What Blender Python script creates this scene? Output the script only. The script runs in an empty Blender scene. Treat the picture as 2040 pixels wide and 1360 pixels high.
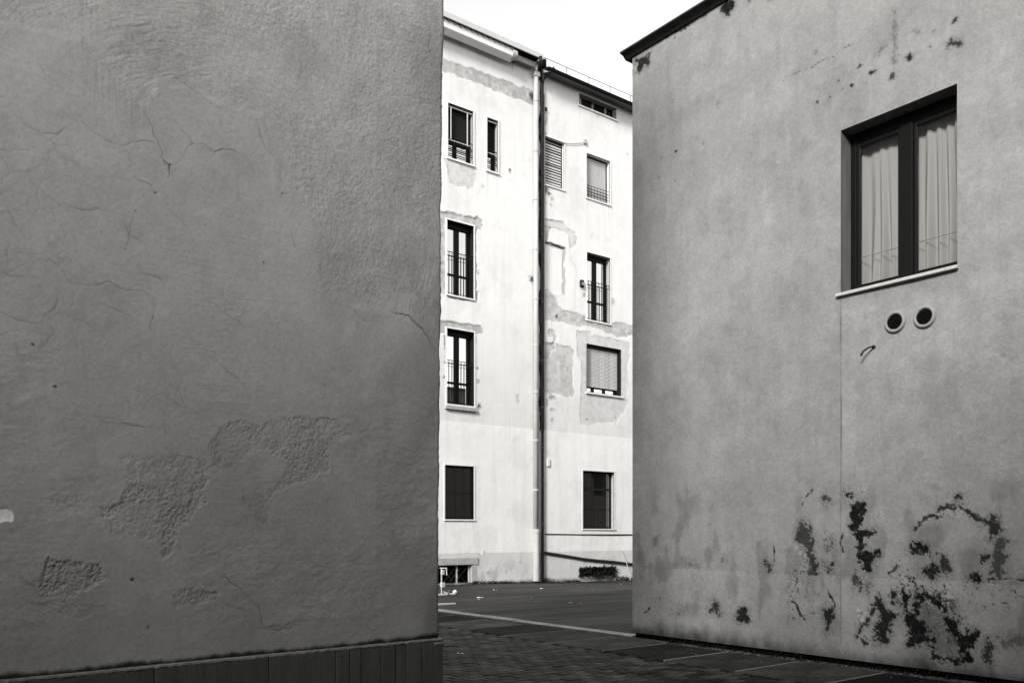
import bpy, math, random
import numpy as np
D = bpy.data
C = bpy.context.scene.collection
R = math.radians
# ------------------------------------------------------------------ camera, world, sun, exposure
F, HY, YAW, CX, CAMZ = 1722.0, 1061.7, R(37.73), 1020.0, 1.6
cam = D.cameras.new('camera'); cam.sensor_width = 36; cam.lens = 36 * F / 2040
cam.shift_y = (HY - 680) / 2040; cam.clip_end = 2000; cam.clip_start = .05
co = D.objects.new('camera', cam); C.objects.link(co)
co.location = (0, 0, CAMZ); co.rotation_euler = (R(90), 0, -YAW)
bpy.context.scene.camera = co
SUN_EL, SUN_AZ = 28.0, 64.0          # azimuth measured from -Y towards -X
w = D.worlds.new('World'); bpy.context.scene.world = w; w.use_nodes = True
nt = w.node_tree; bg = nt.nodes['Background']
sky = nt.nodes.new('ShaderNodeTexSky'); sky.sky_type = 'NISHITA'; sky.sun_disc = False
sky.sun_elevation = R(SUN_EL); sky.sun_rotation = R(180 + SUN_AZ); sky.dust_density = 0; sky.air_density = 2; sky.ozone_density = 1
bw = nt.nodes.new('ShaderNodeRGBToBW'); nt.links.new(sky.outputs[0], bw.inputs[0])
nt.links.new(bw.outputs[0], bg.inputs[0]); bg.inputs[1].default_value = .077
sl = D.lights.new('sun', 'SUN'); sl.energy = 1.5; sl.angle = R(14); sl.color = (1, .995, .98)
so = D.objects.new('sun', sl); C.objects.link(so)
so.rotation_euler = (R(90 - SUN_EL), 0, -R(SUN_AZ)); so.location = (-20, -30, 40)
sc = bpy.context.scene
sc.view_settings.view_transform = 'Standard'; sc.view_settings.look = 'None'
sc.view_settings.gamma = 1; sc.view_settings.use_curve_mapping = False
sc.view_settings.exposure = 2.1
# ------------------------------------------------------------------ photo point -> place on a plane
cY, sY = math.cos(YAW), math.sin(YAW)
def ray(px, py):
    rx, rz = (px - CX) / F, (HY - py) / F
    return (rx * cY + sY, -rx * sY + cY, rz)
def onY(px, py, Y):
    d = ray(px, py); t = Y / d[1]; return (t * d[0], CAMZ + t * d[2])      # X, Z
def onX(px, py, X):
    d = ray(px, py); t = X / d[0]; return (t * d[1], CAMZ + t * d[2])      # Y, Z
def onZ(px, py, Z=0.0):
    d = ray(px, py); t = (Z - CAMZ) / d[2]; return (t * d[0], t * d[1])    # X, Y
XR, YRC = onZ(1264, 1272)              # face and far corner of the right building
_t = (CAMZ - .72) / (1270 - HY) * F
YL = _t * ray(875, 1270)[1]; XLC = _t * ray(875, 1270)[0]    # face and corner of the left building
YF = onZ(960, 1161)[1]                 # face of the far buildings
print('XR', XR, YRC, 'YL', YL, XLC, 'YF', YF)
def FP(px, py, o=0): return onY(px, py, YF - o)
# ------------------------------------------------------------------ noise on numpy arrays
def vnoise(x, y, seed):
    rng = np.random.default_rng(seed); tab = rng.random((256, 256)) * 2 - 1
    xi = np.floor(x).astype(int); yi = np.floor(y).astype(int); fx = x - xi; fy = y - yi
    fx = fx * fx * fx * (fx * (fx * 6 - 15) + 10); fy = fy * fy * fy * (fy * (fy * 6 - 15) + 10)
    a = tab[xi & 255, yi & 255]; b = tab[(xi + 1) & 255, yi & 255]
    c = tab[xi & 255, (yi + 1) & 255]; d = tab[(xi + 1) & 255, (yi + 1) & 255]
    return (a + (b - a) * fx) * (1 - fy) + (c + (d - c) * fx) * fy
def fbm(x, y, f, o, seed, g=.5):
    s = 0; a = 1; n = 0
    for i in range(o):
        ca, sa = math.cos(i * .9 + seed), math.sin(i * .9 + seed)
        s = s + a * vnoise((x * ca - y * sa) * f + 17.3 * i, (x * sa + y * ca) * f + 9.1 * i, seed + i); n += a; a *= g; f *= 2.03
    return s / n * 1.6
def ss(a, b, x):
    t = np.clip((x - a) / (b - a), 0, 1); return t * t * (3 - 2 * t)
def seg_d(x, y, p, q):
    dx, dy = q[0] - p[0], q[1] - p[1]; L = dx * dx + dy * dy + 1e-12
    t = np.clip(((x - p[0]) * dx + (y - p[1]) * dy) / L, 0, 1)
    return np.hypot(x - p[0] - t * dx, y - p[1] - t * dy)
class Field:
    """u,v coordinates of a wall's grid points (flat arrays) with stamping tools"""
    def __init__(s, u, v, seed=1, wamp=.02, wf=9):
        s.u, s.v = u, v
        s.wu = u + wamp * fbm(u, v, wf, 3, seed); s.wv = v + wamp * fbm(u, v, wf, 3, seed + 50)
        s.h = np.zeros_like(u); s.dirt = np.zeros_like(u); s.tone = np.ones_like(u); s.patch = np.zeros_like(u)
    def box(s, pts, m):
        P = np.array(pts); return np.nonzero((s.u > P[:, 0].min() - m) & (s.u < P[:, 0].max() + m) & (s.v > P[:, 1].min() - m) & (s.v < P[:, 1].max() + m))[0]
    def poly(s, pts, m=.12):
        """index, signed distance (negative inside)"""
        i = s.box(pts, m); x, y = s.wu[i], s.wv[i]; d = np.full(len(i), 9.0); ins = np.zeros(len(i), bool)
        for k in range(len(pts)):
            p, q = pts[k], pts[(k + 1) % len(pts)]
            d = np.minimum(d, seg_d(x, y, p, q))
            if p[1] != q[1]:
                ins ^= ((p[1] > y) != (q[1] > y)) & (x < (q[0] - p[0]) * (y - p[1]) / (q[1] - p[1]) + p[0])
        return i, np.where(ins, -d, d)
    def line(s, pts, m=.15):
        i = s.box(pts, m); x, y = s.wu[i], s.wv[i]; d = np.full(len(i), 9.0)
        for p, q in zip(pts[:-1], pts[1:]): d = np.minimum(d, seg_d(x, y, p, q))
        return i, d
def blot(f, pts, amt=.9, soft=.012, nz=.03, nf=30, seed=3, halo=.28):
    i, d0 = f.poly(pts, .2); n1 = fbm(f.u[i], f.v[i], nf, 4, seed, .75); d = d0 + nz * n1
    amt, mk = (min(.99, amt * 1.07), .07) if amt > .7 else (amt, .45); mott = 1 - mk * ss(0, .8, fbm(f.u[i], f.v[i], nf * 1.7, 3, seed + 9, .8))
    f.dirt[i] = np.maximum(f.dirt[i], amt * mott * (1 - ss(-soft, soft, d - .28 * nz * (amt > .7))))
    sc_ = max(nz * 2.2, soft); f.dirt[i] = np.maximum(f.dirt[i], amt * halo * (1 - ss(0, sc_, d0 + .5 * nz * n1)))
    f.dirt[i] = np.maximum(f.dirt[i], amt * .9 * (1 - ss(0, sc_ * 1.3, d0)) * ss(.50, .62, fbm(f.u[i], f.v[i], nf * 3, 3, seed + 19, .9)))
def spot(f, p, r, amt=.9, soft=None, seed=5):
    n = 9; pts = [(p[0] + r * math.cos(2 * math.pi * k / n), p[1] + r * math.sin(2 * math.pi * k / n)) for k in range(n)]
    blot(f, pts, amt, soft or r * .5, r * .6, .6 / max(r, .01), seed, .15)
# ------------------------------------------------------------------ objects
def tag(o, label=None, cat=None, group=None, kind=None):
    if label: o['label'] = label
    if cat: o['category'] = cat
    if group: o['group'] = group
    if kind: o['kind'] = kind
    return o
def thing(name, label, cat, loc=(0, 0, 0), group=None):
    o = D.objects.new(name, None); C.objects.link(o); o.location = loc; o.empty_display_size = .3
    return tag(o, label, cat, group)
def origin(o):
    v = np.zeros(3)
    while o is not None: v = v + np.array(o.location); o = o.parent
    return v
def link(name, me, mat, parent=None, smooth=False):
    o = D.objects.new(name, me); C.objects.link(o)
    if mat and not me.materials: me.materials.append(mat)
    if parent: o.parent = parent
    if smooth: me.polygons.foreach_set('use_smooth', [True] * len(me.polygons))
    return o
class MB:
    def __init__(s): s.v = []; s.f = []
    def add(s, v, f):
        n = len(s.v); s.v += [tuple(p) for p in v]; s.f += [tuple(n + i for i in q) for q in f]; return s
    def box(s, x0, x1, y0, y1, z0, z1):
        x0, x1 = sorted((x0, x1)); y0, y1 = sorted((y0, y1)); z0, z1 = sorted((z0, z1))
        return s.add([(x0, y0, z0), (x1, y0, z0), (x1, y1, z0), (x0, y1, z0), (x0, y0, z1), (x1, y0, z1), (x1, y1, z1), (x0, y1, z1)],
                     [(0, 3, 2, 1), (4, 5, 6, 7), (0, 1, 5, 4), (1, 2, 6, 5), (2, 3, 7, 6), (3, 0, 4, 7)])
    def quad(s, a, b, c, d): return s.add([a, b, c, d], [(0, 1, 2, 3)])
    def ex(s, prof, a, b, axis='x'):
        """profile of (p,z) points extruded from a to b along x (p=y) or y (p=x)"""
        n = len(prof); mk = (lambda t, p: (t, p[0], p[1])) if axis == 'x' else (lambda t, p: (p[0], t, p[1]))
        v = [mk(a, p) for p in prof] + [mk(b, p) for p in prof]
        return s.add(v, [(i, (i + 1) % n, n + (i + 1) % n, n + i) for i in range(n)] + [tuple(range(n))[::-1], tuple(range(n, 2 * n))])
    def tube(s, pts, r, n=8, cap=True):
        pts = [np.array(p, float) for p in pts]; rings = []
        rr = r if isinstance(r, (list, tuple)) else [r] * len(pts)
        for i, p in enumerate(pts):
            t = pts[min(i + 1, len(pts) - 1)] - pts[max(i - 1, 0)]; t /= np.linalg.norm(t)
            a = np.array((0, 0, 1.)) if abs(t[2]) < .9 else np.array((1., 0, 0))
            e = np.cross(t, a); e /= np.linalg.norm(e); g = np.cross(t, e)
            rings.append([p + rr[i] * (e * math.cos(2 * math.pi * k / n) + g * math.sin(2 * math.pi * k / n)) for k in range(n)])
        fs = [(i * n + k, i * n + (k + 1) % n, (i + 1) * n + (k + 1) % n, (i + 1) * n + k) for i in range(len(pts) - 1) for k in range(n)]
        if cap: fs += [tuple(range(n))[::-1], tuple((len(pts) - 1) * n + k for k in range(n))]
        return s.add([p for r_ in rings for p in r_], fs)
    def mesh(s, name, off=(0, 0, 0)):
        me = D.meshes.new(name); me.from_pydata([tuple(np.array(p) - off) for p in s.v], [], s.f); me.update(); return me
    def build(s, name, mat, parent=None, smooth=False, bevel=0):
        o = link(name, s.mesh(name, origin(parent)), mat, parent, smooth)
        if bevel:
            b = o.modifiers.new('bevel', 'BEVEL'); b.width = bevel; b.segments = 2; b.limit_method = 'ANGLE'
        return o
def grid_mesh(name, P, nu, nv, keep, attrs, off):
    """P (nu*nv,3), index = iu*nv+iv"""
    me = D.meshes.new(name); P = P - np.array(off)
    iu, iv = np.meshgrid(np.arange(nu - 1), np.arange(nv - 1), indexing='ij'); a = (iu * nv + iv).ravel()[keep.ravel()]
    q = np.stack([a, a + nv, a + nv + 1, a + 1], 1).astype(np.int32)
    me.vertices.add(len(P)); me.vertices.foreach_set('co', P.astype(np.float32).ravel())
    me.loops.add(q.size); me.loops.foreach_set('vertex_index', q.ravel())
    me.polygons.add(len(q)); me.polygons.foreach_set('loop_start', np.arange(0, q.size, 4, dtype=np.int32))
    me.polygons.foreach_set('loop_total', np.full(len(q), 4, np.int32)); me.polygons.foreach_set('use_smooth', np.ones(len(q), bool))
    for k, v in attrs.items():
        at = me.attributes.new(k, 'FLOAT', 'POINT'); at.data.foreach_set('value', v.astype(np.float32).ravel())
    me.update(calc_edges=True); me.validate(); return me
def axis(breaks, fine, lo, hi, coarse):
    """grid coordinates: fine between lo and hi, coarse outside, passing through every break"""
    b = sorted(set(breaks)); out = []
    for p, q in zip(b[:-1], b[1:]):
        st = fine if (p >= lo - 1e-6 and q <= hi + 1e-6) else coarse
        n = max(1, int(round((q - p) / st))); out += list(np.linspace(p, q, n, endpoint=False))
    return np.array(out + [b[-1]])
# ------------------------------------------------------------------ materials
W_ = (1, .985, .955)                                                      # the print's faintly warm grey
def g(v): return (v * W_[0], v * W_[1], v * W_[2], 1)
def mat(name, base, rough=.85, var=0, vscale=4, bump=0, bscale=120, fine=0, metal=0, spec=.3, attr=None, stretch=(1, 1, 1), rnd=0, dirtcol=.02, patchcol=None, bdist=.004, speck=0):
    m = D.materials.new(name); m.use_nodes = True; t = m.node_tree; N = t.nodes; L = t.links; b = N['Principled BSDF']
    b.inputs['Roughness'].default_value = rough; b.inputs['Metallic'].default_value = metal; b.inputs['Specular IOR Level'].default_value = spec
    tc = N.new('ShaderNodeTexCoord'); mp = N.new('ShaderNodeMapping'); L.new(tc.outputs['Object'], mp.inputs[0]); mp.inputs['Scale'].default_value = stretch
    def math_(op, a, c=None):
        n = N.new('ShaderNodeMath'); n.operation = op
        for i, x in enumerate((a, c)):
            if x is None: continue
            if isinstance(x, (int, float)): n.inputs[i].default_value = x
            else: L.new(x, n.inputs[i])
        return n.outputs[0]
    def noise(scale, det=6, rg=.6):
        n = N.new('ShaderNodeTexNoise'); n.inputs['Scale'].default_value = scale; n.inputs['Detail'].default_value = det; n.inputs['Roughness'].default_value = rg
        L.new(mp.outputs[0], n.inputs['Vector']); return n.outputs['Fac']
    val = None
    def mul(x):
        nonlocal val
        val = x if val is None else math_('MULTIPLY', val, x)
    if var:
        mul(math_('ADD', math_('MULTIPLY', noise(vscale), 2 * var), 1 - var))
        mul(math_('ADD', math_('MULTIPLY', noise(vscale * 7, 5), var), 1 - var / 2))
    if fine: mul(math_('ADD', math_('MULTIPLY', noise(bscale * 2.2, 2), 2 * fine), 1 - fine))
    if rnd == 1:
        oi = N.new('ShaderNodeObjectInfo'); mul(math_('ADD', math_('MULTIPLY', math_('POWER', oi.outputs['Random'], 2.2), 2.8), .32))
    if rnd == 2:
        ge = N.new('ShaderNodeNewGeometry'); mul(math_('ADD', math_('MULTIPLY', math_('POWER', ge.outputs['Random Per Island'], 2.2), 2.8), .32))
    if attr:
        a = N.new('ShaderNodeAttribute'); a.attribute_name = 'tone'; mul(a.outputs['Fac'])
    cm = N.new('ShaderNodeMix'); cm.data_type = 'RGBA'; cm.blend_type = 'MULTIPLY'; cm.inputs[0].default_value = 1
    cm.inputs[6].default_value = g(base); out = cm.outputs[2]
    if val is None: cm.inputs[7].default_value = (1, 1, 1, 1)
    else:
        cb = N.new('ShaderNodeCombineColor'); [L.new(val, cb.inputs[i]) for i in range(3)]; L.new(cb.outputs[0], cm.inputs[7])
    def over(attrname, col):
        nonlocal out
        a = N.new('ShaderNodeAttribute'); a.attribute_name = attrname
        x = N.new('ShaderNodeMix'); x.data_type = 'RGBA'; L.new(a.outputs['Fac'], x.inputs[0]); L.new(out, x.inputs[6]); x.inputs[7].default_value = g(col); out = x.outputs[2]
    if patchcol: over('patch', patchcol)
    if attr: over('dirt', dirtcol)
    if speck:
        v = N.new('ShaderNodeTexVoronoi'); v.inputs['Scale'].default_value = 9; L.new(tc.outputs['Object'], v.inputs['Vector'])
        f = math_('MULTIPLY', math_('LESS_THAN', v.outputs['Distance'], .08), math_('GREATER_THAN', noise(3), .56))
        x = N.new('ShaderNodeMix'); x.data_type = 'RGBA'; L.new(f, x.inputs[0]); L.new(out, x.inputs[6]); x.inputs[7].default_value = g(speck); out = x.outputs[2]
    L.new(out, b.inputs['Base Color'])
    if bump:
        bn = N.new('ShaderNodeBump'); bn.inputs['Strength'].default_value = bump; bn.inputs['Distance'].default_value = bdist
        L.new(math_('ADD', noise(bscale, 4, .7), math_('MULTIPLY', noise(bscale / 6, 4), 1.5)), bn.inputs['Height']); L.new(bn.outputs[0], b.inputs['Normal'])
    return m
def glass_mat(name, refl, tint=.9, opaque=None):
    m = D.materials.new(name); m.use_nodes = True; t = m.node_tree; N = t.nodes; L = t.links; N.remove(N['Principled BSDF'])
    o = N['Material Output']; mx = N.new('ShaderNodeMixShader'); gl = N.new('ShaderNodeBsdfGlossy'); gl.inputs['Roughness'].default_value = .015
    gl.inputs['Color'].default_value = g(.95)
    fr = N.new('ShaderNodeFresnel'); fr.inputs[0].default_value = 1.5
    ad = N.new('ShaderNodeMath'); ad.operation = 'ADD'; ad.inputs[1].default_value = refl; L.new(fr.outputs[0], ad.inputs[0]); L.new(ad.outputs[0], mx.inputs[0])
    if opaque is None:
        tr = N.new('ShaderNodeBsdfTransparent'); tr.inputs[0].default_value = g(tint)
    else:
        tr = N.new('ShaderNodeBsdfDiffuse'); tr.inputs[0].default_value = g(opaque)
    L.new(tr.outputs[0], mx.inputs[1]); L.new(gl.outputs[0], mx.inputs[2]); L.new(mx.outputs[0], o.inputs[0]); return m
M = dict(
    left=mat('smooth_grey_plaster', .375, .95, .16, 1.1, .35, 170, .22, attr=1, dirtcol=.006, spec=.05, bdist=.0022),
    right=mat('fine_grey_plaster', .20, .95, .16, 1.6, .35, 120, .24, attr=1, dirtcol=.005, spec=.05, bdist=.003),
    far=mat('white_paint', .62, .9, .07, 1.2, .25, 45, .05, attr=1, dirtcol=.012, patchcol=.29, spec=.08),
    plain=mat('plain_plaster', .12, .9, .1, 1.5, .3, 60, spec=.05),
    socle=mat('socle_stone', .105, .9, .6, 3, .7, 90, .3, stretch=(3, 3, .4), spec=.05),
    ledge=mat('cement_ledge', .22, .9, .5, 12, .6, 90, .3, spec=.05),
    black=mat('dark_interior', .003, .9, spec=0),
    frame=mat('dark_frame', .005, .5, .3, 8, spec=.08),
    frame2=mat('dark_brown_frame', .012, .5, .3, 8, spec=.1),
    trim=mat('white_trim', .62, .6, .15, 6, spec=.1),
    sill=mat('marble_sill', .36, .5, .4, 14, fine=.15, bscale=60, spec=.2),
    trimdark=mat('weathered_trim', .30, .8, .5, 14, .4, 80, spec=.1),
    lint=mat('bare_concrete', .33, .9, .5, 7, .6, 50, .15, spec=.05),
    slat=mat('pale_slat', .46, .6, .2, 3, stretch=(1, 1, .4), spec=.1),
    slat2=mat('stained_slat', .46, .6, 1.1, 1.5, spec=.1),
    slatdark=mat('dark_slat', .03, .6, .2, 8, spec=.1),
    rail=mat('iron_rail', .006, .5, spec=.1),
    lightbar=mat('galvanised_bar', .4, .5, .1, 9, spec=.2),
    pipe=mat('pale_pipe', .36, .5, .35, 2, stretch=(3, 3, .5), spec=.15),
    pipedark=mat('dark_pipe', .022, .5, .3, 4, spec=.1),
    cornice=mat('pale_cornice', .66, .85, .10, 3, spec=.05),
    fascia=mat('pale_metal_fascia', .46, .5, .10, 3, spec=.1),
    roof=mat('dark_roof_edge', .010, .8, .4, 9, spec=.1),
    coping=mat('weathered_coping', .035, .9, .9, 7, .8, 50, .3, spec=.05),
    asphalt=mat('asphalt', .031, .68, 2.8, .45, .6, 70, .5, stretch=(.30, 1.7, 1), speck=.12, spec=.11),
    sand=mat('joint_sand', .006, .95, .3, 8, spec=.02),
    paver=mat('paver', .019, .65, 1.7, .8, .6, 90, .4, rnd=1, spec=.11),
    pavers=mat('paver_mass', .019, .65, 1.7, .8, .6, 90, .4, rnd=2, spec=.11),
    slab=mat('concrete_slab', .024, .85, 1.6, 1.8, .6, 80, .5, rnd=1, spec=.06),
    strip=mat('joint_strip', .22, .85, .6, 5, spec=.05),
    kerb=mat('kerb_stone', .34, .85, .5, 4, .4, 60, .2, spec=.05),
    dust=mat('gritty_border', .055, .95, 1.6, 4, .8, 50, .5, spec=.03),
    paper=mat('white_paper', .75, .7, .08, 9, spec=.1),
    grit=mat('pale_grit', .16, .9, spec=.05),
    curtain=mat('sheer_curtain', .54, .9, .05, 4, spec=.02),
    plastic=mat('vent_plastic', .22, .5, .2, 10, spec=.1),
    weed=mat('dark_weed', .012, .9, .4, 14, spec=.05),
    mirror=glass_mat('reflecting_glass', .72, opaque=.01),
    dim=glass_mat('dim_glass', .20, opaque=.006),
    clear=glass_mat('clear_glass', .03, .82),
)
# curtain cloth lets some light through
_n = M['curtain'].node_tree; _t = _n.nodes.new('ShaderNodeBsdfTranslucent'); _t.inputs[0].default_value = (.5, .5, .5, 1)
[l.from_node.inputs[6].__setattr__('default_value', (.55, .55, .55, 1)) for l in _n.links if l.to_socket.name == 'Base Color']
_x = _n.nodes.new('ShaderNodeMixShader'); _x.inputs[0].default_value = .25
_n.links.new(_n.nodes['Principled BSDF'].outputs[0], _x.inputs[1]); _n.links.new(_t.outputs[0], _x.inputs[2]); _n.links.new(_x.outputs[0], _n.nodes['Material Output'].inputs[0])
# ================================================================== GROUND
def ground_z(x, y): return -.016 * max(0.0, min(x, 40) - 14.5) if y > 9 else 0.0
gx = [-300, -40, -10, 0, 5, 9.9, 14.5, 19, 24, 40, 300]; gy = [-300, -40, -10, 0, 8.9, 9.1, 15, 22, 40, 300]
mb = MB(); mb.add([(x, y, ground_z(x, y)) for x in gx for y in gy],
                  [(i * len(gy) + j, (i + 1) * len(gy) + j, (i + 1) * len(gy) + j + 1, i * len(gy) + j + 1) for i in range(len(gx) - 1) for j in range(len(gy) - 1)])
tag(mb.build('asphalt_ground', M['asphalt']), kind='structure')
XS = onZ(877, 1247, .03)[0] * .5 + onZ(1280, 1307, .03)[0] * .5          # edge between pavers and slabs
XK = onZ(1258, 1263, .035)[0]                                              # kerb strip
YJ = onZ(1099, 1279, .03)[1]                                               # one slab joint
pave = tag(D.objects.new('pavement', None), kind='structure'); C.objects.link(pave)
MB().box(2.6, XS, 3.4, 17.4, .002, .016).build('sand_bed', M['sand'], pave)
MB().box(XS, XK - .13, 1.6, 17.4, .002, .014).build('slab_bed', M['sand'], pave)
XSE = XK - .36
# interlocking zigzag pavers
PL, PW, ZA = .20, .165, .013
def paver_bm(dz=0):
    xs = [-PL / 2 + PL * k / 4 for k in range(5)]; zz = [1, -1, 1, -1, 1]; e = .005; b = .006
    lo = [(x, -PW / 2 + ZA * s) for x, s in zip(xs, zz)]; hi = [(x, PW / 2 + ZA * s) for x, s in zip(xs, zz)]
    def ring(k, z): return [(x * (1 - k / (PL / 2)), y + k, z) for x, y in lo] + [(x * (1 - k / (PL / 2)), y - k, z) for x, y in hi[::-1]]
    r0, r1, r2 = ring(e, -.02), ring(e, .012), ring(e + b, .018); n = 10; m = MB()
    fs = [(i, (i + 1) % n, n + (i + 1) % n, n + i) for i in range(n)] + [(n + i, n + (i + 1) % n, 2 * n + (i + 1) % n, 2 * n + i) for i in range(n)]
    fs += [(20 + i, 20 + i + 1, 20 + 8 - i, 20 + 9 - i) for i in range(4)]
    m.add(r0 + r1 + r2, fs); return m
rnd = random.Random(4)
spots = []; j = 0; y = 3.5
while y < 17.3:
    x = 2.7 + (PL / 2 if j % 2 else 0)
    while x < XS - PL / 2 + .02:
        if not (x < XLC + .12 and y > YL - .12): spots.append((x, y))
        x += PL
    y += PW; j += 1
def screen(x, y):
    d = x * sY + y * cY; rx = x * cY - y * sY
    return (CX + F * rx / d, HY + F * (CAMZ - .03) / d) if d > .3 else (-9, 9e9)
vis = sorted([(s[1], p) for p in spots for s in [screen(*p)] if 870 < s[0] < 2040 and s[1] < 1366], reverse=True)
big = {p for _, p in vis[:300]}
pme = paver_bm().mesh('paver'); pme.materials.append(M['paver']); rest = MB(); base = paver_bm()
for p in spots:
    tx, ty, dz, rz = rnd.gauss(0, .012), rnd.gauss(0, .012), rnd.gauss(0, .0022), rnd.gauss(0, .008)
    if p in big:
        o = link('paver', pme, None, pave); o.location = (p[0], p[1], .018 + dz); o.rotation_euler = (tx, ty, rz)
    else:
        cr, sr = math.cos(rz), math.sin(rz)
        rest.add([(p[0] + a * cr - b * sr, p[1] + a * sr + b * cr, .018 + dz + c + b * tx - a * ty) for a, b, c in base.v], base.f)
tag(rest.build('paver_field', M['pavers'], pave), kind='stuff')
# concrete slabs with a pale strip in each cross joint
pitch = 1.085; sw, sd = XSE - XS - .03, pitch - .05
def slab_mesh():
    b = .012; m = MB(); x, y_ = sw / 2, sd / 2
    def r(k, z): return [(-x + k, -y_ + k, z), (x - k, -y_ + k, z), (x - k, y_ - k, z), (-x + k, y_ - k, z)]
    m.add(r(0, -.02) + r(0, .006) + r(b, .015), [(i, (i + 1) % 4, 4 + (i + 1) % 4, 4 + i) for i in range(4)] + [(4 + i, 4 + (i + 1) % 4, 8 + (i + 1) % 4, 8 + i) for i in range(4)] + [(8, 9, 10, 11)])
    return m.mesh('slab')
sme = slab_mesh(); sme.materials.append(M['slab'])
tme = MB().box(-sw / 2, sw / 2, -.012, .012, -.01, .016).mesh('joint_strip'); tme.materials.append(M['strip'])
k0 = int((2.4 - YJ) / pitch)
for k in range(k0, 8):
    yy = YJ + k * pitch
    o = link('slab', sme, None, pave); o.location = (XS + .03 + sw / 2, yy + pitch / 2, .016 + rnd.gauss(0, .002)); o.rotation_euler = (rnd.gauss(0, .004), rnd.gauss(0, .003), 0)
    o = link('joint_strip', tme, None, pave); o.location = (XS + .03 + sw / 2, yy + rnd.gauss(0, .004), .016); o.rotation_euler = (0, 0, rnd.gauss(0, .002))
# gritty strip between the slabs and the kerb / wall
mb = MB(); n = 60; ys = np.linspace(1.7, 17.3, n)
for a in range(n - 1):
    mb.quad((XSE + .012, ys[a], .021 + .004 * math.sin(a * 2.1)), (XK - .13, ys[a], .024), (XK - .13, ys[a + 1], .024), (XSE + .012, ys[a + 1], .021 + .004 * math.sin(a * 2.1 + 2.1)))
mb.build('gritty_border', M['dust'], pave)
# kerb stones set flush along the yard
ky = YRC + .12; kl = .99
while ky < 17.2:
    jx = rnd.gauss(0, .006)
    MB().box(XK - .10 + jx, XK + .10 + jx, ky + .006, ky + kl - .006, -.05, .036 + rnd.gauss(0, .003)).build('kerb_stone', M['kerb'], pave, bevel=.012); ky += kl
# ================================================================== LEFT BUILDING
lb = thing('stucco_building', 'grey stucco building with cracked trowelled plaster and dark grooved socle, nearest at left', 'building', (XLC, YL, 0))
def LP(px, py): return onY(px, py, YL)
zl0 = LP(0, 1354)[1]; zl1 = LP(875, 1270)[1]; xl0 = LP(0, 1354)[0]
def ledge_z(x): return zl1 + (zl0 - zl1) * (np.clip(x, -1, 5) - XLC) / (xl0 - XLC)
ZTOP = 11; fx0 = .25
us = axis([-3, fx0, XLC], .0053, fx0, XLC, .8)
zs = axis([0, 5.6, ZTOP - .7], .0056, 0, 5.6, .5)                      # height above the ledge
ang = np.linspace(0, 90, 6)[1:]
rad = .035
colX = np.concatenate([us[:-1], XLC - rad + rad * np.sin(R(0)) + np.zeros(1) if False else np.array([XLC - rad]), XLC - rad + rad * np.sin(np.radians(ang)), np.full(6, XLC)])
keepc = np.concatenate([us[:-1] < XLC - rad - .003, np.ones(1 + 5 + 6, bool)])
colY = np.concatenate([np.full(len(us), YL), YL + rad - rad * np.cos(np.radians(ang)), YL + np.array([.05, .09, .2, .5, 1.5, 3.6])])
nX = np.concatenate([np.zeros(len(us)), np.sin(np.radians(ang)), np.ones(6)]); nY = np.concatenate([-np.ones(len(us)), -np.cos(np.radians(ang)), np.zeros(6)])
colX, colY, nX, nY = colX[keepc], colY[keepc], nX[keepc], nY[keepc]
nu, nv = len(colX), len(zs)
U = np.repeat(colX + (colY - YL), nv); XX = np.repeat(colX, nv); YY = np.repeat(colY, nv); NX = np.repeat(nX, nv); NY = np.repeat(nY, nv)
V = np.tile(zs, nu) + ledge_z(XX)
f = Field(U, V, 11, .018, 7)
def c7(*p): return [LP(x / 2, y / 2) for x, y in p]
def c8(*p): return [LP(x / 2, 680 + y / 2) for x, y in p]
h = f.h
h += .010 * fbm(U, V, .8, 3, 21) + .0011 * fbm(U, V, 5, 4, 22)
# zone of coarse trowelled plaster (upper right) against the smoother skim coat
skim = c7((-900, 60), (60, 100), (330, 150), (380, 260), (560, 430), (640, 330), (900, 420), (1030, 450), (1110, 640), (1120, 780), (1270, 960), (1290, 1130), (1420, 1230), (1560, 1240), (1700, 1340), (1780, 1700), (1780, 3200), (-900, 3200))
d = np.full_like(U, 9.0); f.wu += .03 * fbm(U, V, 4, 3, 31)
i, dd = f.poly(skim, .4); d[i] = dd
coarse = ss(-.16, .22, d + .10 * fbm(U, V, 3, 4, 32))
cx_, cz_ = LP(430, 400)
ct = np.hypot((U - cx_) * .95, V - cz_); th = np.arctan2(V - cz_, U - cx_)
ct = ct + .05 * fbm(U, V, 1.5, 3, 40) + .012 * fbm(U, V, 6, 2, 39)
br = vnoise(ct * 60, th * 9 + 4, 41) * .5 * (vnoise(ct * 6, th * 6, 38) + .6) + vnoise(ct * 130, th * 16, 42) * .55 + .15 * vnoise(ct * 26, th * 6, 43)
br2 = vnoise(V * 60, U * 4, 44) * .6 + vnoise(V * 130, U * 7, 45) * .5
bm_ = ss(-.15, .35, fbm(U, V, 1.6, 2, 46))
h += coarse * (.0012 * br * (1 - .3 * bm_) + .0014 * fbm(U, V, 50, 3, 48, .95) * (.35 + .65 * bm_) + .0012 * fbm(U, V, 9, 4, 47, .7))
h += (1 - coarse) * (.0003 * fbm(U, V, 40, 3, 49) + .0004 * br2 * ss(0, .5, fbm(U, V, 1.4, 2, 50)))
h += .0025 * ss(.03, -.03, d)                                  # skim coat stands a little proud
e1 = c7((330, 20), (345, 190), (420, 330), (500, 420)); i, dd = f.line(e1, .5)
h[i] += .0007 * ss(.25, 0, dd) * vnoise(U[i] * 90, V[i] * 5, 51)
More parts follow.
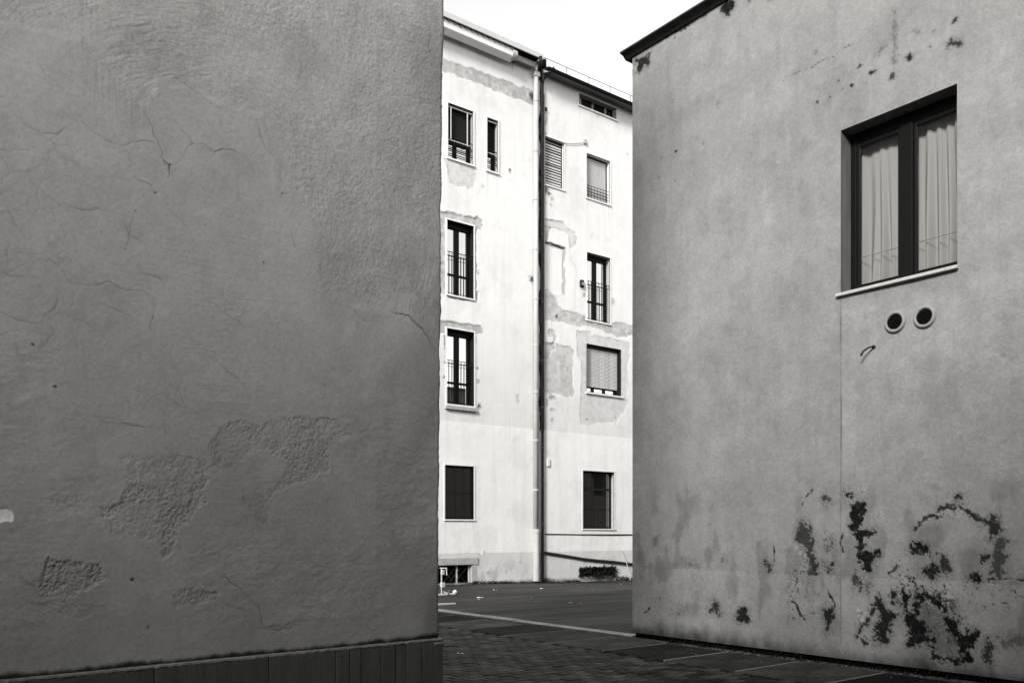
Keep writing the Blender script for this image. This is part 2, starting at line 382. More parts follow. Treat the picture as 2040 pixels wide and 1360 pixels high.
# crackle
def crack(pts, dep=.004, wid=.0026, lift=.002, dk=.12, side=1):
    i, d = f.line(pts, .16); x, z = f.wu[i], f.wv[i]
    # signed side from the nearest chord
    p, q = pts[0], pts[-1]; sg = np.sign((q[0] - p[0]) * (z - p[1]) - (q[1] - p[1]) * (x - p[0])) * side
    e0 = np.minimum(np.hypot(x - pts[0][0], z - pts[0][1]), np.hypot(x - pts[-1][0], z - pts[-1][1])); vary = (.5 + .5 * ss(-.4, .5, fbm(x, z, 6, 3, 61))) * (.4 + .6 * ss(0, .10, e0))
    h[i] += vary * (-.32 * dep * np.exp(-(d / wid) ** 2) + lift * .42 * np.exp(-np.maximum(d - wid, 0) / .035) * (sg > 0) * (d > wid * .5))
    f.dirt[i] = np.maximum(f.dirt[i], vary * np.clip(.95 * dk, .17, .8) * np.exp(-(d / (wid * 1.0)) ** 2))
for pts, dep, lift, dk in [
    ([(160, 240), (190, 300), (240, 335), (290, 395), (370, 385)], .003, .001, .2), ([(30, 430), (90, 470), (150, 525), (205, 540), (270, 500)], .004, .002, .3),
    ([(310, 470), (350, 520), (410, 565), (490, 590), (520, 570), (560, 562), (630, 582)], .005, .005, .25), ([(575, 440), (605, 510), (632, 575), (635, 620), (670, 655), (665, 710)], .006, .006, .5),
    ([(670, 655), (720, 620), (752, 575), (740, 545), (690, 495), (640, 470)], .004, .006, .2), ([(752, 575), (800, 575), (850, 605), (905, 590), (1000, 650)], .003, .004, .15),
    ([(510, 670), (540, 705), (590, 735), (615, 770)], .006, .006, .4), ([(490, 590), (510, 625), (520, 680)], .003, .001, .15), ([(345, 300), (370, 350), (430, 390)], .003, .002, .1),
    ([(10, 610), (35, 690), (100, 690), (170, 660)], .003, .001, .3), ([(100, 690), (160, 760), (240, 815), (330, 830), (470, 860)], .003, .001, .25), ([(210, 610), (300, 660), (350, 710), (440, 715), (510, 730)], .003, .001, .2),
    ([(545, 850), (505, 940), (490, 985)], .004, .001, .5), ([(470, 860), (505, 935), (575, 970)], .004, .002, .4), ([(0, 1070), (60, 1105), (130, 1110)], .003, .001, .3),
    ([(130, 1015), (180, 1020), (230, 1070), (280, 1130), (350, 1145), (430, 1125), (510, 1165), (580, 1155), (615, 1225), (625, 1330)], .003, .001, .3), ([(60, 960), (50, 1080)], .003, .001, .2),
    ([(0, 1240), (70, 1290), (160, 1275), (215, 1240), (220, 1150)], .003, .001, .3), ([(220, 1255), (290, 1275), (340, 1300)], .003, .001, .2), ([(560, 1040), (570, 1080), (630, 1100), (690, 1150)], .004, .002, .25),
    ([(1010, 470), (1040, 550), (1060, 600), (1100, 640)], .004, .004, .3), ([(820, 460), (845, 500), (848, 545)], .002, .004, .1), ([(1130, 870), (1160, 940), (1200, 1020), (1200, 1080)], .003, .001, .2),
    ([(850, 1000), (848, 1045)], .004, 0, .6), ([(885, 910), (890, 955)], .004, 0, .4), ([(885, 1180), (905, 1250), (980, 1310)], .003, .002, .3), ([(1540, 1235), (1610, 1250), (1660, 1290), (1700, 1340), (1720, 1400)], .006, .005, .5),
    ([(600, 370), (615, 410)], .008, .002, .8), ([(570, 435), (605, 425)], .002, .004, .1), ([(640, 270), (700, 310), (790, 380), (890, 450)], .004, .003, .2), ([(900, 480), (905, 540), (955, 530)], .003, .003, .2),
    ([(1380, 1220), (1450, 1280), (1520, 1290)], .004, .004, .2), ([(1700, 100), (1690, 180), (1720, 260)], .004, 0, .3), ([(390, 1220), (470, 1245), (520, 1260)], .003, .001, .15),
    ([(660, 800), (690, 850), (770, 920)], .002, .001, .15), ([(0, 870), (60, 860), (130, 950)], .002, .001, .1), ([(280, 880), (330, 870), (330, 830)], .002, .001, .15),
    ([(220, 970), (280, 900)], .002, .001, .2), ([(180, 1020), (210, 985), (220, 960)], .002, .001, .2), ([(0, 740), (40, 700)], .002, .001, .2)]:
    crack(c7(*pts), dep, .007, lift, dk)
for pts, dep, lift, dk in [
    ([(880, 920), (920, 960), (990, 1010), (1040, 1070), (1050, 1130), (1130, 1140), (1180, 1110)], .006, .005, .35), ([(820, 60), (890, 115), (940, 150), (970, 185)], .003, .002, .2),
    ([(700, 175), (735, 210), (752, 262)], .004, .006, .2), ([(680, 222), (750, 262)], .004, .004, .3), ([(690, 0), (650, 40), (690, 65)], .002, .001, .2), ([(190, 235), (215, 275)], .003, .004, .1),
    ([(320, 270), (340, 300)], .003, .004, .2), ([(380, 290), (440, 330), (520, 330), (600, 345)], .003, .005, .1), ([(0, 390), (80, 410), (150, 440)], .002, .002, .1), ([(60, 920), (110, 965), (170, 1000), (270, 1018)], .006, .004, .35),
    ([(880, 1040), (960, 1060), (1000, 1080)], .004, .004, .25), ([(1040, 1135), (1100, 1150), (1160, 1140), (1180, 1120)], .006, .006, .4), ([(40, 0), (60, 60), (200, 70)], .002, .001, .25), ([(205, 170), (195, 205)], .003, 0, .3),
    ([(1350, 380), (1410, 360)], .003, .003, .1), ([(1310, 520), (1380, 570), (1460, 620), (1500, 660)], .003, .002, .15), ([(1160, 860), (1240, 890), (1300, 900), (1430, 830), (1490, 760)], .002, .002, .1)]:
    crack(c8(*pts), dep, .007, lift, dk)
# hairline web between the larger cracks
rg = np.random.default_rng(5); cs = .36; X_ = U + .10 * fbm(U, V, 3.5, 4, 55, .6); Z_ = V + .10 * fbm(U, V, 3.5, 4, 56, .6); jit_ = .15 + .7 * rg.random((64, 64, 2))
F1 = np.full_like(U, 9.0); F2 = F1.copy(); ci, cj = np.floor(X_ / cs).astype(int), np.floor(Z_ / cs).astype(int)
for a in (-1, 0, 1):
    for b in (-1, 0, 1):
        q = jit_[(ci + a) & 63, (cj + b) & 63]; dd = np.hypot((ci + a + q[:, 0]) * cs - X_, (cj + b + q[:, 1]) * cs - Z_)
        F2 = np.minimum(F2, np.maximum(F1, dd)); F1 = np.minimum(F1, dd)
web = np.exp(-((F2 - F1) / .007) ** 2) * (1 - coarse) * ss(-.15, .35, fbm(U, V, 1.3, 3, 57)) * ss(1.9, 2.6, V) * ss(3.0, 2.3, U)
f.dirt = np.maximum(f.dirt, .13 * web); h -= .0007 * web
# places where the skim has fallen off and the coarse render shows
for pts, amp, dep in [
    ([(480, 460), (560, 455), (640, 455), (720, 450), (800, 455), (835, 490), (830, 560), (820, 640), (780, 700), (720, 740), (700, 830), (660, 860), (640, 830), (630, 790), (560, 790), (470, 770), (440, 720), (380, 690), (350, 650), (400, 660), (490, 640), (510, 600), (490, 540)], .0050, .008),
    ([(820, 430), (870, 350), (970, 310), (1040, 330), (1120, 320), (1250, 300), (1350, 310), (1365, 370), (1310, 460), (1310, 520), (1200, 550), (1110, 600), (1080, 650), (1070, 740), (1010, 700), (975, 630), (1000, 610), (1080, 600), (1130, 540), (1150, 480), (1060, 430), (900, 520), (840, 490)], .0038, .007),
    ([(190, 620), (310, 605), (370, 650), (350, 690), (220, 650)], .004, .006),
    ([(150, 940), (170, 860), (330, 870), (400, 880), (420, 950), (370, 990), (260, 1015), (160, 985)], .0065, .010),
    ([(680, 1010), (760, 985), (870, 1000), (875, 1040), (760, 1050), (690, 1070)], .004, .007),
    ([(130, 1030), (300, 1030), (430, 1060), (420, 1090), (200, 1090)], .003, .003)]:
    i, d = f.poly(c8(*pts), .2); d = d + .022 * fbm(U[i], V[i], 14, 5, 71, .7); fd = ss(-.45, .25, fbm(U[i], V[i], 3.2, 3, 73)); m = (1 - ss(-.016, .016, d)) * (.5 + .5 * fd)
    h[i] += m * (-.32 * dep + amp * .62 * fbm(U[i], V[i], 55, 3, 72, .95) + .0016 * fbm(U[i], V[i], 14, 3, 74)) + .0009 * fd * np.exp(-np.abs(d - .01) / .012) * (d > 0)
    f.tone[i] *= 1 - m * (.06 + .22 * ss(0, .8, fbm(U[i], V[i], 60, 3, 75, .9)))
for k, (x, y, r) in enumerate([(388, 925, 5), (1125, 768, 4), (1055, 1050, 4), (548, 848, 4), (490, 988, 5), (612, 769, 5), (240, 65, 4), (1565, 283, 4)]):
    spot(f, c7((x, y))[0], r * .0011, .9, seed=80 + k)
spot(f, c8((527, 948))[0], .011, .8); spot(f, c8((125, 18))[0], .007, .8); spot(f, c8((237, 180))[0], .006, .8); spot(f, c8((592, 1132))[0], .008, .6); spot(f, c8((1295, 178))[0], .009, .4)
i, d = f.poly(c8((-40, 660), (20, 655), (42, 668), (46, 695), (38, 712), (-40, 722)), .2); m = 1 - ss(-.006, .006, d)
h[i] += -.004 * m; f.tone[i] = f.tone[i] * (1 - m) + 2.3 * m
f.tone *= 1 + .10 * fbm(U, V, .7, 3, 91) + .05 * fbm(U, V, 3, 3, 92) - .08 * coarse * ss(-.2, .5, fbm(U, V, 2.2, 3, 93))
zl = V - ledge_z(XX)
f.dirt = np.maximum(f.dirt, .93 * (1 - ss(.012, .05, zl + .016 * fbm(U, V * .4, 9, 4, 94, .65))))
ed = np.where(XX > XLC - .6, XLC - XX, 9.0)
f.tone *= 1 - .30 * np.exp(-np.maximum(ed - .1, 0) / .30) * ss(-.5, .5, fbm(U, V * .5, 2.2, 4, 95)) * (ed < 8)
f.tone *= 1 - coarse * .14 * ss(-.1, .6, fbm(U, V, 70, 2, 97, .9)) + .03 * fbm(U, V, 12, 4, 98)
rg = np.random.default_rng(8); f.tone *= 1 + .07 * fbm(U, V, 55, 2, 102, .9) + .10 * (rg.random(len(U)) - .5)
f.tone *= 1 - .06 * ss(.2, .9, fbm(U * 2.5, V * .7, 1.3, 5, 99, .65))
h += .0022 * ss(3.2, 2.2, V) * fbm(U, V * 1.6, 8, 5, 100, .6) * ss(-.1, .5, fbm(U, V, 1.3, 2, 101))
# the corner leans a little and is chipped
xt = onY(886.5, 0, YL)[0]; zt = onY(886.5, 0, YL)[1]
lean = (xt - XLC) * np.clip((V - .7) / (zt - .7), 0, 1.3) + .011 * fbm(V * 0 + 3, V, 3, 5, 96, .7)
sh = ss(XLC - .7, XLC, XX)
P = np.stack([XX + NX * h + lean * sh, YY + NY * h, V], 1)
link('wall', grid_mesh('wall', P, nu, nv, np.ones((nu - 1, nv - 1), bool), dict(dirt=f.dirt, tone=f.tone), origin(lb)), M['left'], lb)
# unseen rest of the volume, its extent set for the shade it casts
MB().box(-3, XLC - .05, YL + .1, YL + 3.6, .1, ZTOP - .2).build('core', M['plain'], lb)
MB().box(-3.2, XLC + .12, YL - .12, YL + 3.8, ZTOP - .1, ZTOP + .08).build('roof', M['roof'], lb)
# socle of separate stone panels and a thin cement ledge
sx = [-3, -1.6, LP(-320, 1330)[0], LP(52, 1355)[0], LP(305, 1340)[0], LP(532, 1325)[0], LP(665, 1310)[0], LP(693, 1310)[0], LP(716, 1310)[0], LP(756, 1310)[0], LP(784, 1310)[0], LP(806, 1310)[0], LP(836, 1310)[0], XLC + .022]
for a, b in zip(sx[:-1], sx[1:]):
    pr = .03 + rnd.uniform(-.003, .003)
    mb = MB().box(a + .003, b - .003, YL - pr, YL + .08, -.05, 1)
    z0, z1 = float(ledge_z(np.array(a))) - .014, float(ledge_z(np.array(b))) - .014
    mb.v[4] = (a + .003, YL - pr, z0); mb.v[7] = (a + .003, YL + .08, z0); mb.v[5] = (b - .003, YL - pr, z1); mb.v[6] = (b - .003, YL + .08, z1)
    mb.build('socle_panel', M['socle'], lb, bevel=.004)
MB().box(XLC - .2, XLC + .02, YL + .085, YL + 3.6, -.05, zl1 - .014).build('side_socle', M['socle'], lb)
MB().box(-2.98, XLC - .01, YL + .02, YL + .07, -.05, .7).build('joint_backing', M['black'], lb)
lx = np.arange(-1.0, XLC + .03, .03); mb = MB(); n = len(lx)
lxz = ledge_z(lx); jit = [(.034 + rnd.uniform(-.006, .004), rnd.uniform(-.0035, .0035)) for _ in lx]
vs = []
for x, z, (p, q) in zip(lx, lxz, jit): vs += [(x, YL + .02, z - .014), (x, YL - p, z - .013 + q), (x, YL - p + .003, z + q), (x, YL + .02, z + .006)]
mb.add(vs, [(4 * i + a, 4 * i + 4 + a, 4 * i + 4 + (a + 1) % 4, 4 * i + (a + 1) % 4) for i in range(n - 1) for a in range(4)] + [(0, 1, 2, 3), (4 * n - 1, 4 * n - 2, 4 * n - 3, 4 * n - 4)])
mb.build('ledge', M['ledge'], lb)
mb = MB(); mb.box(XLC - .07, XLC + .026, YL - .036, YL + .02, zl1 - .06, zl1 - .025); mb.build('cement_lump', M['ledge'], lb, bevel=.012)
# ================================================================== RIGHT BUILDING
rb = thing('plaster_building', 'grey plaster building with black damp stains and one curtained window, at right', 'building', (XR, YRC, 0))
def RP(px, py): return onX(px, py, XR)
YRC = RP(1260, 1200)[0]
zb = RP(1261, 1259)[1]; ztop = RP(1258, 113)[1]
wy1, wz1 = RP(1675, 262); wz0 = RP(1675, 585)[1]; wy0 = RP(1907, 200)[0]
wz1 = .5 * (wz1 + RP(1907, 165)[1]); wz0 = .5 * (wz0 + RP(1907, 530)[1])
vy0 = RP(2060, 700)[0] - .3
ysr = axis([-3, vy0, wy0, wy1, YRC], .0098, vy0, YRC, .6)
zsr = axis([zb, wz0, wz1, ztop, ztop + 3.0], .0105, zb, ztop + 3.0, .5)
zsr = axis([zb, wz0, wz1, ztop], .0105, zb, ztop, .5)
nu, nv = len(ysr), len(zsr)
U = np.repeat(ysr, nv); V = np.tile(zsr, nu)
f = Field(U, V, 111, .022, 8); h = f.h
h += .008 * fbm(U, V, .9, 3, 121) + .0022 * fbm(U, V, 6, 4, 122, .5) + .0008 * fbm(U, V, 40, 3, 123)
def c6(*p): return [RP(1240 + x / 2.55, 900 + y / 2.55) for x, y in p]
def c1(*p): return [RP(1240 + x / 2.55, y / 2.55) for x, y in p]
# paint: mottling, the newer strip under the window, the lower band
f.tone *= 1 + .09 * fbm(U, V, .8, 3, 131) + .13 * fbm(U, V, 4, 6, 132, .75) + .07 * fbm(U, V, 38, 2, 129, .9)
rg = np.random.default_rng(9); f.tone *= 1 + .16 * (rg.random(len(U)) - .5) + .05 * fbm(U * 5, V * .6, 2, 4, 133)
jy = RP(1675, 900)[0]
below = 1 - ss(wz0 - .3, wz0, V)
f.tone *= 1 + .13 * ss(.012, -.012, U - jy - .004 * fbm(U, V, 9, 3, 134)) * below
band = RP(1262, 1128)[1]; bandn = V - band - .012 * fbm(U, V, 2, 3, 135)
f.tone *= 1 + .12 * ss(.012, -.012, bandn) * ss(-.3, .3, .2 + fbm(U, V, 1.2, 2, 136)); h += -.003 * ss(.01, -.01, bandn)
lo2 = .75 * ss(.35, .5, V) * ss(2.8, 1.6, V)
f.dirt = np.maximum(f.dirt, lo2 * .36 * ss(.05, .6, fbm(U * 2, V, 2.2, 5, 137, .6)))
i, d = f.line([(jy, wz0), (jy + .004, .2)], .1); d = np.abs(U[i] - jy - .003 * fbm(U[i], V[i], 8, 3, 139)) + 9 * (V[i] > wz0 - .03); f.dirt[i] = np.maximum(f.dirt[i], .55 * np.exp(-(d / .010) ** 2) * (.5 + .5 * ss(-.3, .4, fbm(U[i], V[i], 3, 3, 138)))); h[i] -= .003 * np.exp(-(d / .012) ** 2)
N_ = dict(soft=.012, nz=.055, nf=19)
for pts, amt in [
    ([(1160, 270), (1225, 270), (1215, 330), (1205, 400), (1275, 410), (1270, 425), (1215, 440), (1225, 510), (1270, 520), (1275, 560), (1270, 615), (1220, 590), (1210, 530), (1190, 480), (1180, 425), (1195, 410), (1160, 390), (1165, 330)], .93),
    ([(905, 350), (950, 390), (965, 500), (975, 600), (950, 560), (930, 470), (880, 430)], .8), ([(1470, 510), (1495, 455), (1545, 480), (1550, 510), (1510, 515)], .95),
    ([(1525, 620), (1580, 560), (1600, 600), (1590, 635), (1535, 630)], .9), ([(1490, 700), (1530, 720), (1600, 740), (1660, 805), (1610, 800), (1560, 740), (1510, 750), (1500, 840), (1550, 900), (1580, 960), (1480, 990), (1455, 980), (1460, 900), (1440, 850), (1430, 810), (1490, 830)], .93),
    ([(1640, 850), (1690, 880), (1720, 930), (1800, 925), (1790, 980), (1750, 1010), (1775, 1065), (1740, 1065), (1725, 980), (1680, 930), (1650, 900)], .95), ([(1580, 990), (1600, 1030), (1640, 1060), (1735, 1050), (1735, 1070), (1640, 1070), (1590, 1050), (1560, 990)], .9),
    ([(1500, 750), (1600, 790), (1680, 890), (1730, 990), (1730, 1050), (1620, 1050), (1570, 960), (1520, 880)], .55), ([(1030, 805), (1065, 800), (1060, 870), (1045, 900), (1030, 840)], .9),
    ([(1280, 770), (1310, 745), (1325, 780), (1350, 800), (1410, 830), (1380, 850), (1350, 880), (1340, 970), (1300, 960), (1300, 880), (1330, 830), (1300, 800)], .9), ([(1420, 770), (1430, 710), (1460, 730), (1440, 770)], .95), ([(1365, 740), (1390, 710), (1400, 750)], .9),
    ([(580, 845), (600, 790), (630, 810), (640, 850)], .9), ([(445, 800), (470, 750), (490, 780), (490, 820)], .85), ([(1910, 930), (1960, 940), (2080, 900), (2080, 980), (1930, 1000)], .6), ([(1880, 610), (1885, 540), (1910, 455), (1940, 470), (1940, 560), (1915, 640)], .75),
    ([(1035, 585), (1065, 580), (1050, 610)], .9), ([(725, 560), (750, 570), (755, 600), (740, 600)], .8), ([(300, 545), (350, 560), (385, 570), (380, 585), (330, 572)], .6), ([(500, 530), (515, 540), (510, 565), (498, 555)], .6), ([(155, 440), (175, 440), (172, 475), (155, 470)], .5),
    ([(1140, 205), (1160, 205), (1155, 235), (1142, 230)], .9), ([(1025, 225), (1050, 250), (1040, 262), (1028, 245)], .8), ([(1045, 480), (1060, 455), (1066, 465), (1050, 487)], .9), ([(1280, 500), (1298, 495), (1296, 515), (1280, 518)], .95), ([(1700, 260), (1703, 228), (1715, 230), (1716, 262)], .9),
    ([(1620, 530), (1640, 545), (1655, 590), (1650, 610), (1630, 590)], .85), ([(1765, 640), (1795, 625), (1805, 645), (1785, 655)], .95), ([(1820, 520), (1840, 520), (1838, 545), (1822, 545)], .9), ([(1840, 1060), (1850, 960), (1862, 965), (1858, 1075)], .85),
    ([(1180, 610), (1205, 640), (1210, 690), (1190, 680), (1185, 650)], .8), ([(270, 830), (285, 800), (300, 830)], .55), ([(1240, 640), (1260, 650), (1245, 720), (1235, 700)], .6), ([(960, 540), (985, 560), (985, 608), (960, 605)], .85), ([(1840, 370), (1880, 330), (1910, 390), (1890, 420)], .85)]:
    blot(f, c6(*pts), amt, **N_, seed=int(pts[0][0]))
for pts, wd in [([(1490, 390), (1520, 370), (1560, 325), (1630, 325)], 10), ([(1605, 290), (1650, 270), (1680, 285)], 13), ([(1720, 297), (1780, 320), (1820, 350), (1870, 370), (1890, 410)], 11), ([(1870, 380), (1868, 450)], 5), ([(1850, 650), (2080, 650)], 3), ([(905, 265), (930, 225), (960, 190)], 4), ([(770, 480), (770, 560)], 4), ([(1050, 700), (1060, 740), (1080, 770), (1065, 800)], 6), ([(1350, 610), (1395, 580)], 6), ([(1300, 760), (1250, 850), (1190, 930), (1240, 970)], 12), ([(1116, 420), (1118, 500)], 5), ([(860, 760), (900, 810), (930, 850)], 8), ([(110, 810), (140, 790)], 5), ([(880, 605), (980, 612)], 2)]:
    i, d = f.line(c6(*pts)); r = wd / 2.55 * .0062; d = d + r * 1.1 * fbm(U[i], V[i], 26, 4, 141, .7)
    f.dirt[i] = np.maximum(f.dirt[i], .92 * (1 - ss(r * .4, r * 1.2, d)))
sp = fbm(U, V, 30, 4, 151, .75); sp2 = fbm(U, V, 5, 2, 152)
for k, (pts, thr, amt) in enumerate([([(830, 480), (990, 480), (990, 860), (840, 860)], .62, .8), ([(1000, 380), (1090, 400), (1090, 900), (1000, 900)], .70, .8), ([(1130, 160), (1250, 170), (1240, 250), (1140, 240)], .55, .8), ([(1170, 600), (1330, 640), (1350, 1000), (1190, 980)], .5, .85), ([(1340, 560), (1660, 540), (1680, 730), (1350, 760)], .6, .9),
                       ([(1720, 600), (2080, 600), (2080, 800), (1720, 820)], .66, .8), ([(1820, 940), (1910, 940), (1900, 1080), (1830, 1080)], .58, .9), ([(1580, 300), (1960, 280), (1960, 640), (1850, 640), (1800, 400)], .68, .8), ([(60, 700), (700, 760), (700, 880), (60, 850)], .68, .55), ([(1440, 640), (1680, 700), (1840, 1000), (1560, 1000)], .38, .85), ([(700, 500), (860, 470), (860, 640), (720, 620)], .72, .7)]):
    i, d = f.poly(c6(*pts), .2); m = (1 - ss(-.10, .06, d)); f.dirt[i] = np.maximum(f.dirt[i], amt * m * ss(thr, thr + .12, sp[i] + .35 * sp2[i]))
# flaking edges round the black places
h -= .004 * ss(.5, .9, f.dirt); 
for pts in [[(1195, 800), (1240, 760), (1240, 870), (1200, 880)], [(870, 470), (960, 480), (950, 540), (870, 530)], [(1200, 180), (1240, 180), (1240, 230)]]:
    i, d = f.poly(c6(*pts)); m = 1 - ss(-.02, .02, d); h[i] += m * .007 * fbm(U[i], V[i], 22, 3, 161, .7); f.tone[i] *= 1 + .35 * m * ss(.2, .5, fbm(U[i], V[i], 22, 3, 162))
# rising damp along the foot
rise = V - (.14 + .10 * fbm(U, V * .2, 1.1, 5, 171, .65) + .05 * fbm(U, V, 7, 4, 172, .65))
f.dirt = np.maximum(f.dirt, .85 * (1 - ss(-.16, .22, rise)) ** 1.3)
# upper part
for pts, amt in [([(65, 300), (115, 295), (130, 280), (135, 330), (105, 330), (90, 370), (70, 370), (80, 335)], .9), ([(495, 45), (520, 12), (560, 6), (572, 30), (540, 72), (515, 62)], .95), ([(636, -10), (655, -10), (648, 18)], .9), ([(1650, 230), (1680, 207), (1712, 212), (1718, 235), (1700, 222), (1670, 232)], .85),
                 ([(1290, 275), (1315, 235), (1350, 222), (1330, 240), (1305, 275)], .45), ([(1450, 165), (1500, 140), (1525, 155), (1480, 172)], .35), ([(350, 118), (380, 80), (440, 55), (430, 75), (390, 95)], .8), ([(1376, 60), (1392, 60), (1394, 120), (1388, 200), (1392, 300), (1386, 380), (1374, 380), (1376, 290), (1368, 200), (1372, 100)], .42), ([(1378, 285), (1390, 285), (1390, 315), (1378, 315)], .6), ([(1376, 375), (1388, 375), (1388, 392), (1374, 392)], .8), ([(740, -5), (755, -5), (750, 8)], .7)]:
    blot(f, c1(*pts), amt, .014, .03, 18, seed=int(pts[0][0]) + 7)
for x, y, r, a in [(1455, 290, 11, .9), (1268, 370, 11, .9), (1200, 340, 8, .8), (1170, 425, 7, .9), (1098, 410, 7, .7), (1122, 450, 4, .7), (1048, 497, 5, .85), (988, 525, 7, .75), (1685, 112, 10, .9), (1578, 152, 7, .4), (985, 260, 8, .4), (488, 530, 9, .35), (490, 550, 7, .3), (272, 768, 5, .85), (184, 905, 4, .9), (195, 805, 5, .5), (410, 730, 9, .3), (1560, 245, 5, .6), (268, 918, 4, .5), (1242, 424, 3, .7), (656, 790, 9, .2)]:
    spot(f, c1((x, y))[0], r * .0028, a, seed=int(x))
for pts, wd in [([(155, 235), (148, 260), (130, 300)], 5), ([(100, 228), (215, 190), (280, 160), (380, 100), (440, 62)], 7), ([(270, 175), (265, 190)], 5), ([(818, 410), (920, 355), (1070, 290), (1180, 220)], 1.6), ([(48, 380), (46, 360)], 8)]:
    i, d = f.line(c1(*pts)); r = wd / 2.55 * .0072; d = d + r * 1.2 * fbm(U[i], V[i], 16, 4, 181, .7)
    f.dirt[i] = np.maximum(f.dirt[i], .85 * (1 - ss(r * .3, r * 1.1, d)))
i, d = f.poly([RP(1975, 700), RP(2010, 705), RP(2005, 718), RP(1985, 715)]); h[i] += .01 * (1 - ss(-.02, .02, d)) * fbm(U[i], V[i], 12, 3, 182)
h *= np.clip((YRC - U) / .02, 0, 1)                                          # square to the corner
KY, KZ = (ysr[:-1] + ysr[1:]) / 2, (zsr[:-1] + zsr[1:]) / 2
keep = ~(((KY > wy0) & (KY < wy1))[:, None] & ((KZ > wz0) & (KZ < wz1))[None, :])
P = np.stack([XR - h, U, V], 1)
link('wall', grid_mesh('wall', P[::1], nu, nv, keep, dict(dirt=f.dirt, tone=f.tone), origin(rb)), M['right'], rb)
MB().quad((XR, YRC, zb), (XR + 22.5, YRC, zb), (XR + 22.5, YRC, ztop), (XR, YRC, ztop)).build('end_wall', M['plain'], rb)  # unseen length set so the far panes mirror something dark
MB().quad((XR, -3, zb), (XR, -3, ztop), (XR + 22.5, -3, ztop), (XR + 22.5, -3, zb)).build('street_wall', M['plain'], rb)
MB().quad((XR + 22.5, -3, zb), (XR + 22.5, -3, ztop), (XR + 22.5, YRC, ztop), (XR + 22.5, YRC, zb)).build('back_wall', M['plain'], rb)
MB().box(XR + .035, XR + 22.4, -2.9, YRC - .035, -.1, zb + .03).build('recessed_foot', M['black'], rb)
gx0 = FP(1192, 960)[0]; gx1 = FP(1219, 960)[0]
def mir(x): return x + (x / YF) * (YF - YRC)
MB().box(XR + 22.52, mir(gx0), 7.9, YRC, -.1, ztop).build('added_side_screen', M['plain'], rb)  # unseen thin screens added, with a low gap so bright sky mirrors in a pane
MB().box(mir(gx0) + .01, mir(gx1), 7.9, YRC, -.1, 3.75).build('added_low_screen', M['plain'], rb); MB().box(mir(gx1) + .01, XR + 34, 7.9, YRC, -.1, ztop).build('added_rear_screen', M['plain'], rb)
# coping: sloping projecting slab edge
yc = YRC + .02
mb = MB(); pj = .15
prof = [(XR + .3, ztop + .085), (XR - pj, ztop + .060), (XR - pj, ztop + .038), (XR - pj * .55, ztop + .018), (XR - .03, ztop - .03), (XR + .3, ztop - .03)]
mb.ex(prof, -3.1, yc + .10, 'y').build('coping', M['coping'], rb)
MB().box(XR + .25, XR + 22.7, -3.1, yc + .1, ztop + .0, ztop + .08).build('roof', M['roof'], rb)
# window
dep = .22; xi = XR + dep
win = MB()
fw = .07
win.box(xi, xi + .07, wy0, wy0 + fw, wz0, wz1).box(xi, xi + .07, wy1 - fw, wy1, wz0, wz1).box(xi, xi + .07, wy0 + fw, wy1 - fw, wz0, wz0 + .08).box(xi, xi + .07, wy0 + fw, wy1 - fw, wz1 - .12, wz1)
win.box(xi + .045, xi + .115, wy0 + fw, wy1 - fw, wz1 - .17, wz1 - .12)
wm = (wy0 + wy1) / 2 - .01; mw = .075
win.box(xi - .012, xi + .075, wm - mw, wm + mw, wz0 + .08, wz1 - .12)
for a, b in ((wy0 + fw, wm - mw), (wm + mw, wy1 - fw)):                      # sashes
    win.box(xi + .012, xi + .062, a, a + .035, wz0 + .08, wz1 - .12).box(xi + .012, xi + .062, b - .035, b, wz0 + .08, wz1 - .12).box(xi + .012, xi + .062, a + .035, b - .035, wz0 + .08, wz0 + .125).box(xi + .012, xi + .062, a + .035, b - .035, wz1 - .175, wz1 - .12)
wo = win.build('window', M['frame'], rb, bevel=.006)
rv = MB(); rv.quad((XR, wy1, wz0), (XR, wy1, wz1), (xi, wy1, wz1), (xi, wy1, wz0)).quad((XR, wy0, wz0), (xi, wy0, wz0), (xi, wy0, wz1), (XR, wy0, wz1)).quad((XR, wy0, wz1), (xi, wy0, wz1), (xi, wy1, wz1), (XR, wy1, wz1)).quad((XR, wy0, wz0), (XR, wy1, wz0), (xi, wy1, wz0), (xi, wy0, wz0))
rv.build('reveal', M['socle'], wo)
